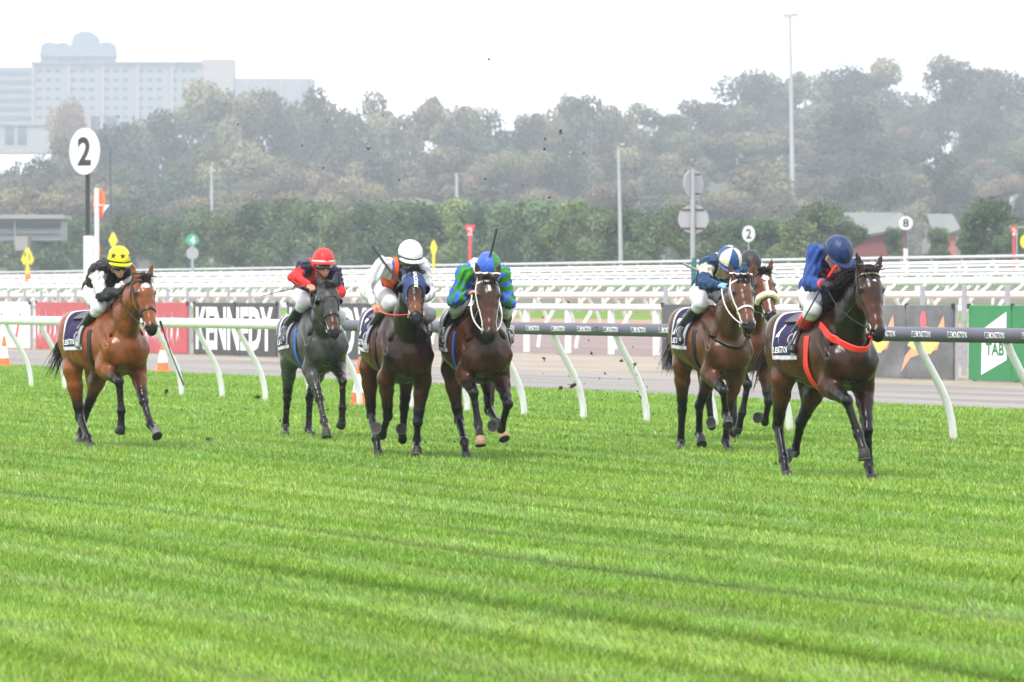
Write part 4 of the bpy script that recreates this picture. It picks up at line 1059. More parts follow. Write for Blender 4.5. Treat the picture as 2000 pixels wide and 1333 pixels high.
    d = nu[None] * .8 + np.array([-.5, mane_side * .75, 0])[None] + rng.normal(0, .25, (len(q), 3))
    strands(mb, r, d, mane_len * 1.35, .0085, .9, (-.45, mane_side * .35, 0), rng, 5, .02, C['hair'])
    mb.build('mane', M_HAIR, th, True, None, True); mb = MB()
    nq = fore
    o = np.tile(hc(.03, -.03), (nq, 1)); r = F.shoot(o, U[None] + L[None] * rng.normal(0, .35, (nq, 1)) - A[None] * rng.uniform(-.15, .6, (nq, 1))) - U * .01
    d = U[None] * .55 + A[None] * rng.uniform(-.35, .5, (nq, 1)) + L[None] * rng.normal(0, .35, (nq, 1))
    strands(mb, r, d, .125, .0075, .30, nrm(A) * .35 - np.array([.35, 0, 0]), rng, 6, .02, C['hair'])
    mb.build('forelock', M_HAIR, th, True, None, True)
    mb = MB(); k = tail_n
    r = np.array([-.83, 0, 1.37])[None] + rng.normal(0, .022, (k, 3)); d = np.asarray(tail_dir)[None] + rng.normal(0, .22, (k, 3))
    strands(mb, r, d, tail_len, .0085, .55, flow_tail, rng, 9, .022, tail_col or C['hair'])
    mb.build('tail', M_HAIR, th, True, None, True)
    return dict(th=th, M=M, F=F, P=P, A=A, L=L, U=U, hc=hc, HL=HL, J=J, n0=n0, n3=n3, nd=nd, nu=nu, rng=rng)

def head_pt(H, t, ang, off=.004):
    o = H['hc'](t, -.05); a = math.radians(ang)
    d = H['L'] * math.cos(a) + H['U'] * math.sin(a)
    return H['F'].shoot(o, d, off)[0], d

def head_strap(mb, H, tas, width, col=None, off=.004, thick=.006, n=24):
    """strap over (t, angle) way points laid on the head"""
    tas = np.array(tas, float); s = np.linspace(0, len(tas) - 1, n)
    tt = np.interp(s, range(len(tas)), tas[:, 0]); aa = np.interp(s, range(len(tas)), tas[:, 1])
    pn = [head_pt(H, t, a, off) for t, a in zip(tt, aa)]
    ribbon(mb, [p for p, _ in pn], [d for _, d in pn], width, thick, col)
    return [p for p, _ in pn]

def bridle(H, m_strap=None, noseband=True, brow_m=None, hands=None, rein_m=None, width=.019, cheek=True):
    m_strap = m_strap or M_LEATH; th = H['th']
    mb = MB()
    head_strap(mb, H, [(-.035, -5), (-.045, 45), (-.05, 90), (-.045, 135), (-.035, 185)], width)
    for a in (4, 176):
        head_strap(mb, H, [(-.03, a), (.10, a + (6 if a < 90 else -6)), (.30, a), (.50, a + (-6 if a < 90 else 6))], width)
        head_strap(mb, H, [(-.02, a), (.10, -30 if a < 90 else 210), (.18, -85 if a < 90 else 265)], width * .7)
    if noseband: head_strap(mb, H, [(.37, x) for x in range(-90, 271, 20)], width * 1.25, n=40)
    mb.build('bridle', m_strap, th, True, 40)
    mb = MB(); head_strap(mb, H, [(.04, 5), (.045, 45), (.05, 90), (.045, 135), (.04, 175)], width * 1.25, n=26)
    mb.build('browband', brow_m or m_strap, th, True, 40)
    bits = {}
    for s, a in ((1, -6), (-1, 186)):
        c, d = head_pt(H, .515, a, .010); ring = []
        for k in range(17):
            w = 2 * math.pi * k / 16; ring.append(c + H['A'] * .036 * math.cos(w) + H['U'] * .036 * math.sin(w))
        MB().tube(ring, .0055, 6, caps=False).build('bit_ring', M_STEEL, th)
        bits[s] = c
    if hands is not None:
        mb = MB()
        for s, hnd in ((1, hands[0]), (-1, hands[1])):
            if hnd is None: continue
            a, b = bits[s], np.asarray(hnd, float); q = np.linspace(0, 1, 16)[:, None]
            pth = a + (b - a) * q + np.array([0, s * .05, -.035]) * (4 * q * (1 - q))
            pth[1:-2] = H['F'].outside(pth[1:-2], .012)
            mb.tube(pth, .0085, 6, sy=.6)
        mb.build('reins', rein_m or m_strap, th, True, None)
    return bits

def barrel(H, x, phi, off):
    """point on the trunk's skin at station x, phi degrees down from the spine (negative: horse's right)"""
    x = np.atleast_1d(x).astype(float); phi = np.radians(np.atleast_1d(phi).astype(float))
    o = np.stack([x, 0 * x, np.full_like(x, 1.20)], 1); d = np.stack([0 * x, np.sin(phi), np.cos(phi)], 1)
    return H['F'].shoot(o, d, off)

def drape(name, H, x0, x1, s0, s1, mat_, colf, off=.012, nx=30, ns=90, parent=None, slant=0.0, thick=.006, flare=0.0):
    """cloth laid over the back between x0..x1 and arc lengths s0..s1 (negative = horse's right side)"""
    X, S = np.meshgrid(np.linspace(0, 1, nx), np.linspace(s0, s1, ns), indexing='ij')
    XX = x0 + (x1 - x0) * X + slant * np.abs(S)
    ph = np.degrees(S / .285)
    P0 = barrel(H, XX.ravel(), ph.ravel(), off); P1 = barrel(H, XX.ravel(), ph.ravel(), off + thick)
    if flare: P1 = P1; 
    i = np.arange(nx * ns).reshape(nx, ns); K = nx * ns
    Fq = [(i[a, b], i[a + 1, b], i[a + 1, b + 1], i[a, b + 1]) for a in range(nx - 1) for b in range(ns - 1)]
    Ft = [(f[3] + K, f[2] + K, f[1] + K, f[0] + K) for f in Fq]
    ed = list(i[:, 0]) + list(i[-1, 1:]) + list(i[-2::-1, -1]) + list(i[0, -2:0:-1])
    Fe = [(ed[q], ed[(q + 1) % len(ed)], ed[(q + 1) % len(ed)] + K, ed[q] + K) for q in range(len(ed))]
    cols = colf(X.ravel(), S.ravel(), XX.ravel()); cols = np.vstack([cols, cols])
    return mesh_obj(name, np.vstack([P0, P1]), [tuple(int(v) for v in f) for f in Fq + Ft + Fe], mat_, parent or H['th'], True, cols, 60)

def barrel_text(H, body, xc, sc, h, w, parent, name, mat_=None, off=.0215, side=-1, slant=0.0, bold=0.0):
    V, Fc = text_mesh(body, 1.0, bold=bold)
    V[:, 0] *= w / (V[:, 0].max() - V[:, 0].min()); V[:, 1] *= h / (V[:, 1].max() - V[:, 1].min())
    x = xc - side * V[:, 0]; s = side * (sc - V[:, 1]) 
    P = barrel(H, x + slant * np.abs(s), np.degrees(s / .285), off)
    if side > 0: Fc = [f[::-1] for f in Fc]
    return mesh_obj(name, P, Fc, mat_ or M_PRINT, parent, False)

def saddlery(H, number=None, word='FLEMINGTON', girth_m=None, cloth=(.022, .016, .062), x0=-.42, pad=True, emblem=False, wx=-.205):
    th = H['th']; cloth = np.array(cloth)
    def colf(X, S, XX):
        c = np.tile(cloth, (len(X), 1)); a = np.abs(S)
        edge = (a > .468) & (a < .492) | (X < .05)
        c[edge] = (.55, .55, .56); return c
    o = drape('saddle_cloth', H, x0, .10, -.50, .50, M_CLOTH, colf, .010, 34, 100, slant=.10)
    for s in (-1, 1):
        barrel_text(H, word, wx, .420, .048, .330, o, 'lettering', side=s, slant=.10, bold=.012)
        if emblem:
            V, Fc = text_mesh('O', 1.0)
            P = barrel(H, wx - .27 + .028 * V[:, 0] / .3 * -s * s + .0 * V[:, 1] + .1 * (.44 + 0 * V[:, 0]), np.degrees(s * (.44 - .028 * V[:, 1] / .3) / .285), .0215)
            mesh_obj('emblem', P, Fc if s < 0 else [f[::-1] for f in Fc], M_PRINT, o, False)
        if number: barrel_text(H, number, wx - .09, .285, .165, .105, o, 'number', side=s, slant=.10, bold=.03)
    if pad: drape('saddle_pad', H, .045, .090, -.46, .46, M_PADW, lambda X, S, XX: np.ones((len(X), 3)), .018, 8, 60, slant=.10)
    # racing saddle
    def colb(X, S, XX): return np.tile(np.array([.012, .012, .013]), (len(X), 1))
    sd = drape('saddle', H, -.26, .16, -.20, .20, M_LEATH, colb, .020, 20, 30, thick=.028)
    # girth
    ph = np.linspace(60, 300, 60); P = barrel(H, np.full(60, .235), ph, .006); c = np.array([.235, 0, 1.2])
    mb = MB(); ribbon(mb, P, P - c, .095, .006); mb.build('girth', girth_m or M_LEATH, th, True, 40)

# ------------------------------------------------------------------ jockeys
M_SKIN = mat('skin', vcol=True, rough=.5, spec=.4, var=.06, scale=40)
M_SILK = mat('racing_silk', vcol=True, rough=.58, spec=.18, sheen=.08, bump=.55, bscale=14, dirt=(.10, .07, .04), dscale=34, dlo=.69, dhi=.78)
M_BREECH = mat('white_breeches', (.50, .50, .54), .6, bump=.3, bscale=18, dirt=(.22, .17, .12), dscale=26, dlo=.62, dhi=.8)
M_BOOT = mat('boot_leather', vcol=True, rough=.32, spec=.55)
M_CAP = mat('helmet_silk', vcol=True, rough=.42, spec=.28, sheen=.05, bump=.35, bscale=20, dirt=(.12, .09, .05), dscale=42, dlo=.63, dhi=.76)
M_BAND = mat('black_band', (.015, .015, .016), .4)
M_WBAND = mat('white_band', (.6, .6, .6), .4)
M_LENS = mat('goggle_lens', (.010, .010, .012), .08, spec=.8)
M_GLOVE = mat('glove', vcol=True, rough=.7)
M_WHIP = mat('whip_black', (.014, .014, .015), .35)
M_WGRIP = mat('whip_grip_red', (.55, .03, .02), .5)
M_WGREY = mat('whip_grey', (.22, .22, .23), .5)
M_VEST = mat('print_dark', (.02, .02, .06), .6)

def build_jockey(key, root, j, label, silk, cap, look=(1, 0, -.25), breech=True, boot=None, gloves=None, band='black', goggles=True, skin=(.44, .205, .135), pattern_cap=None, cuffs=None, H=None, vox=.0095):
    J = {k: np.array(v, float) for k, v in j.items()}
    th = bpy.data.objects.new('person', None); COL.objects.link(th); th.matrix_world = root_matrix(root); th.empty_display_size = .3
    tag(th, label, 'person', 'jockeys riding in the race')
    pel, nk, hd = J['pelvis'], J['neck'], J['head']
    hf = nrm(look); hl = nrm(np.cross([0, 0, 1.0], hf)); hu = np.cross(hf, hl)
    up = nrm(np.cross(nk - pel, [0, 1.0, 0])); up = up if up[2] > 0 else -up
    lat = nrm(J['Lshou'] - J['Rshou'])
    def torso(F, g):
        m1 = pel + (nk - pel) * .40 + up * .035; m2 = pel + (nk - pel) * .80 + up * .015
        F.chain([(pel, (.125 + g, .100 + g)), (m1, (.128 + g, .098 + g)), (m2, (.155 + g, .105 + g)), (nk, (.080 + g, .062 + g))], k=.05, lat=lat)
        for n in 'RL': F.ball(J[n + 'shou'], .062 + g, k=.05)
    def wrist(n): return J[n + 'elbow'] + (J[n + 'hand'] - J[n + 'elbow']) * .84
    def arm(F, n, g, end=1.0):
        s, e, w = J[n + 'shou'], J[n + 'elbow'], wrist(n)
        F.chain([(s, .056 + g), (e, .044 + g), (e + (w - e) * .3, .044 + g), (e + (w - e) * end, .028 + g)], k=.02, k0=.045)
    def hand(F, n, g):
        e, h = J[n + 'elbow'], J[n + 'hand']; w = wrist(n); s = -1 if n == 'R' else 1
        f = nrm(h - e); dn = nrm(np.array([0, -s * .35, -1.0]) - f * (np.array([0, -s * .35, -1.0]) @ f)); sd = np.cross(f, dn) * (1 if np.cross(f, dn)[1] * s < 0 else -1)
        k = h + f * .012                                   # sd points to the thumb side (inward)
        F.chain([(w, (.026 + g, .024 + g)), (h - f * .01, (.040 + g, .020 + g)), (k + f * .02, (.042 + g, .017 + g))], k=.012, lat=sd)
        for i, (o, ln) in enumerate(((.031, 1.0), (.011, 1.1), (-.010, 1.03), (-.030, .82))):
            a = k + f * .028 + sd * o; b = a + f * .026 * ln + dn * .014; c = b + dn * .026 * ln - f * .004; d = c - f * .022 * ln + dn * .002
            F.chain([(a, .0095 + g), (b, .0092 + g), (c, .0085 + g), (d, .0075 + g)], k=.004)
        a = h - f * .012 + sd * .036; b = a + sd * .018 + f * .025 + dn * .012; c = b + f * .026 + dn * .016 - sd * .010
        F.chain([(a, .013 + g), (b, .0105 + g), (c, .0085 + g)], k=.006)
    def leg(F, n, g, end=1.0):
        a, b, c = J[n + 'hipj'], J[n + 'kneej'], J[n + 'ank']
        F.chain([(a, (.088 + g)), (a + (b - a) * .5, .074 + g), (b, .053 + g), (b + (c - b) * .3 * end, .053 + g), (b + (c - b) * end, (.036 if end == 1 else .049) + g)], k=.03, k0=.05)
    def foot(F, n, g):
        c, t = J[n + 'ank'], J[n + 'toe']; d = nrm(t - c); dd = np.array([0, 0, -1.0]); heel = c + dd * .035 - d * .03
        F.chain([(c, .037 + g), (heel, .032 + g)], k=.02)
        F.chain([(heel, (.031 + g, .030 + g)), (c * .45 + t * .55 + dd * .035, (.036 + g, .028 + g)), (t + dd * .02, (.036 + g, .022 + g)), (t + dd * .02 + d * .04, (.026 + g, .016 + g))], k=.02)
    # the body itself
    F = Field(); torso(F, 0)
    F.seg(nk, hd - hu * .08 - hf * .02, .056, .052, k=.03)
    fc = hd - hu * .034
    F.ball(fc - hu * .02, (.100, .074, .108), k=.02, ax=hf, lat=hl)
    F.seg(fc - hu * .065 + hf * .03, fc - hu * .128 + hf * .062, (.056, .050), (.030, .026), k=.03, lat=hl)
    F.seg(fc - hu * .05 + hf * .094, fc - hu * .083 + hf * .112, .010, .014, k=.012)
    F.ball(fc - hu * .112 + hf * .088, (.010, .026, .007), k=.008, ax=hf, lat=hl)
    F.ball(fc - hu * .122 + hf * .086, (.010, .023, .007), k=.008, ax=hf, lat=hl)
    for s in (-1, 1):
        F.ball(fc - hu * .055 + hl * s * .074 - hf * .01, (.022, .010, .032), k=.008, ax=hf, lat=hl)
        F.ball(fc - hu * .035 + hf * .089 + hl * s * .032, (.010, .018, .012), k=.006, ax=hf, lat=hl, sub=True)
    for n in 'RL': arm(F, n, 0); hand(F, n, 0); leg(F, n, 0); foot(F, n, 0)
    F.grid(vox * .85); V, Fc = F.mesh()
    c = np.tile(np.array(skin), (len(V), 1)); q = (V - fc); lip = np.exp(-((q @ hu + .117) / .007) ** 2 - ((q @ hl) / .022) ** 2) * ((q @ hf) > .07)
    c = lerpc(c, (.36, .10, .085), np.clip(lip, 0, 1) * .8)
    brow = ((q @ hf) < -.03) & ((q @ hu) > -.09) & (np.linalg.norm(q, axis=1) < .15); c[brow] = (.03, .018, .012)
    mesh_obj('body', V, Fc, M_SKIN, th, True, c)
    # silks
    F = Field(); torso(F, .016)
    for n in 'RL': arm(F, n, .014, 1.0)
    F.seg(nk, nk + nrm(hd - nk) * .05, .066, .060, k=.02)
    F.grid(vox); V, Fc = F.mesh()
    segs = [(pel, nk)] + [q for n in 'RL' for q in ((J[n + 'shou'] + (J[n + 'elbow'] - J[n + 'shou']) * .12, J[n + 'elbow']), (J[n + 'elbow'], wrist(n)))]
    bi, bt, bd = seg_near(V, segs)
    w = .0068 * (np.sin(V[:, 0] * 41 + V[:, 2] * 33 + 9 * np.sin(V[:, 1] * 13)) + np.sin(V[:, 1] * 57 - V[:, 2] * 44 + 7 * np.sin(V[:, 0] * 17)))
    ctr = np.array([np.asarray(segs[i][0]) + (np.asarray(segs[i][1]) - np.asarray(segs[i][0])) * t for i, t in zip(bi, bt)])
    nn = V - ctr; nn /= np.linalg.norm(nn, axis=1, keepdims=True) + 1e-9
    side = (V - nk) @ lat; front = -((V - nk) @ up)
    cs = silk(bi, bt, side, front, V)
    mesh_obj('racing_silks', V + nn * w[:, None], Fc, M_SILK, th, True, cs)
    # breeches and boots
    F = Field(); F.ball(pel, (.115, .138, .112), k=.05)
    for n in 'RL': leg(F, n, .012, .42)
    F.grid(vox); V, Fc = F.mesh()
    w = .004 * (np.sin(V[:, 0] * 47 + V[:, 2] * 52) + np.sin(V[:, 2] * 67 - V[:, 0] * 31 + V[:, 1] * 20))
    mesh_obj('breeches', V + w[:, None] * np.array([.3, .3, .9]), Fc, M_BREECH, th, True)
    bt_ = boot or dict(top=(.014, .014, .015), low=(.014, .014, .015), foot=(.025, .025, .026))
    for n in 'RL':
        F = Field(); b, cc = J[n + 'kneej'], J[n + 'ank']
        F.chain([(b + (cc - b) * .30, .066), (b + (cc - b) * .45, .062), (cc, .046)], k=.02); foot(F, n, .008)
        F.grid(vox); V, Fc = F.mesh()
        t = (V - b) @ (cc - b) / ((cc - b) @ (cc - b))
        c = lerpc(np.array(bt_['top']), np.array(bt_['low']), sst(bt_.get('split', .62), bt_.get('split', .62) + .03, t)); c = lerpc(c, np.array(bt_['foot']), sst(.9, .95, t))
        o = mesh_obj('boot', V, Fc, M_BOOT, th, True, c)
        tt = J[n + 'toe']; d = nrm(tt - cc); mid = cc * .35 + tt * .65; ring = []
        for k in range(17):
            a = 2 * math.pi * k / 16; ring.append(mid + np.array([0, 1.0, 0]) * .058 * math.cos(a) + np.array([0, 0, 1.0]) * (.062 * math.sin(a) + .0))
        MB().tube(ring, .007, 6, caps=False).build('stirrup', M_STEEL, th)
        if gloves:
            F = Field(); hand(F, n, .0035); F.grid(.007); V, Fc = F.mesh()
            mesh_obj('glove', V, Fc, M_GLOVE, th, True, np.tile(np.array(gloves), (len(V), 1)))
        if cuffs:
            w_ = wrist(n); d = nrm(J[n + 'hand'] - J[n + 'elbow'])
            mb = MB(); mb.tube([w_ - d * .022, w_ + d * .012], .047, 14); mb.build('cuff', mat('cuff', cuffs, .6), th)
    # helmet
    hc = hd + hu * .010; nu_, nt = 80, 34; V = []; D = []
    for i in range(nt + 1):
        tht = math.radians(99) * i / nt
        for k in range(nu_):
            a = 2 * math.pi * k / nu_; d = np.array([math.sin(tht) * math.cos(a), math.sin(tht) * math.sin(a), math.cos(tht)])
            r = 1 + .010 * math.sin(8 * a + 2.0 * math.sin(3 * tht)) * math.sin(tht * 2.2) + .006 * math.sin(19 * a + 5 * tht)
            fr = 1.0 + (.09 * max(0, math.cos(a)) * max(0, (tht - 1.25) / .55))
            r += .012 * max(0, 1 - ((tht - 1.1) / .25) ** 2) * math.sin(11 * a)
            V.append(hc + hf * d[0] * .142 * r * fr + hl * d[1] * .119 * r + hu * d[2] * .128 * r); D.append(d)
    base = nt * nu_
    for s in (.93,):
        for k in range(nu_):
            d = D[base + k]; V.append(hc + hf * d[0] * .142 * s + hl * d[1] * .119 * s + hu * (d[2] * .128 + .0)); D.append(d)
    Fc = [(i * nu_ + k, i * nu_ + (k + 1) % nu_, (i + 1) * nu_ + (k + 1) % nu_, (i + 1) * nu_ + k) for i in range(nt + 1) for k in range(nu_)]
    Fc = [f[::-1] for f in Fc] if False else [(f[0], f[3], f[2], f[1]) for f in Fc]
    D = np.array(D); hel = mesh_obj('helmet', V, Fc, M_CAP, th, True, cap(D))
    mb = MB(); pk = []
    for r_, dz in ((.97, -.030), (1.30, -.052)):
        for k in range(17):
            a = math.radians(-68 + 136 * k / 16); e = (r_ - .97) * math.cos(a) ** .7 if math.cos(a) > 0 else 0
            pk.append(hc + hf * .142 * (.97 + e) * math.cos(a) + hl * .119 * (.97 + e) * math.sin(a) + hu * (-.030 + (dz + .03) * (e / .33)))
    pk2 = [p - hu * .007 for p in pk]; n_ = 17
    Fq = [(k, k + 1, n_ + k + 1, n_ + k) for k in range(16)] + [(2 * n_ + n_ + k, 2 * n_ + n_ + k + 1, 2 * n_ + k + 1, 2 * n_ + k) for k in range(16)] + [(n_ + k, n_ + k + 1, 3 * n_ + k + 1, 3 * n_ + k) for k in range(16)]
    mb.add(pk + pk2, Fq, cap(np.array([[.9, 0, -.2]]))[0]); mb.build('peak', M_CAP, hel, True, 50, True)
    if band:
        ring = [hc + hf * .1445 * math.cos(a) * 1.01 + hl * .1215 * math.sin(a) * 1.01 - hu * (.018 + .004 * math.cos(a)) for a in np.linspace(0, 2 * math.pi, 41)]
        ribbon_n = [p - hc for p in ring]; mb = MB(); ribbon(mb, ring, ribbon_n, .022 if band == 'white' else .012, .004); mb.build('helmet_band', M_WBAND if band == 'white' else M_BAND, hel, True, 50)
    if pattern_cap: pattern_cap(hel, hc, hf, hl, hu)
    if goggles:
        V = []; g0 = hd - hu * .080; nn_ = 25
        for i, (dz, r) in enumerate(((.024, .98), (.020, 1.06), (-.016, 1.06), (-.026, .98))):
            for k in range(nn_):
                a = math.radians(-82 + 164 * k / (nn_ - 1)); nose = .012 * math.exp(-(a / .16) ** 2) if dz < 0 else 0
                V.append(g0 + hf * (.108 * r * math.cos(a) + .006) + hl * .082 * r * math.sin(a) + hu * (dz + nose))
        Fc = [(i * nn_ + k + 1, i * nn_ + k, (i + 1) * nn_ + k, (i + 1) * nn_ + k + 1) for i in range(3) for k in range(nn_ - 1)]
        mesh_obj('goggles', V, Fc, M_LENS, th, True)
        ring = [g0 - hf * .004 + hf * .112 * math.cos(a) + hl * .086 * math.sin(a) for a in np.linspace(math.radians(80), math.radians(280), 20)]
        mb = MB(); ribbon(mb, ring, [p - g0 for p in ring], .018, .004); mb.build('goggle_strap', M_BAND, th)
    return dict(th=th, J=J, hc=hc, hf=hf, hl=hl, hu=hu)

def solid(c): return lambda D: np.tile(np.array(c, float), (len(D), 1))
def pick(n, c): return np.tile(np.array(c, float), (n, 1))
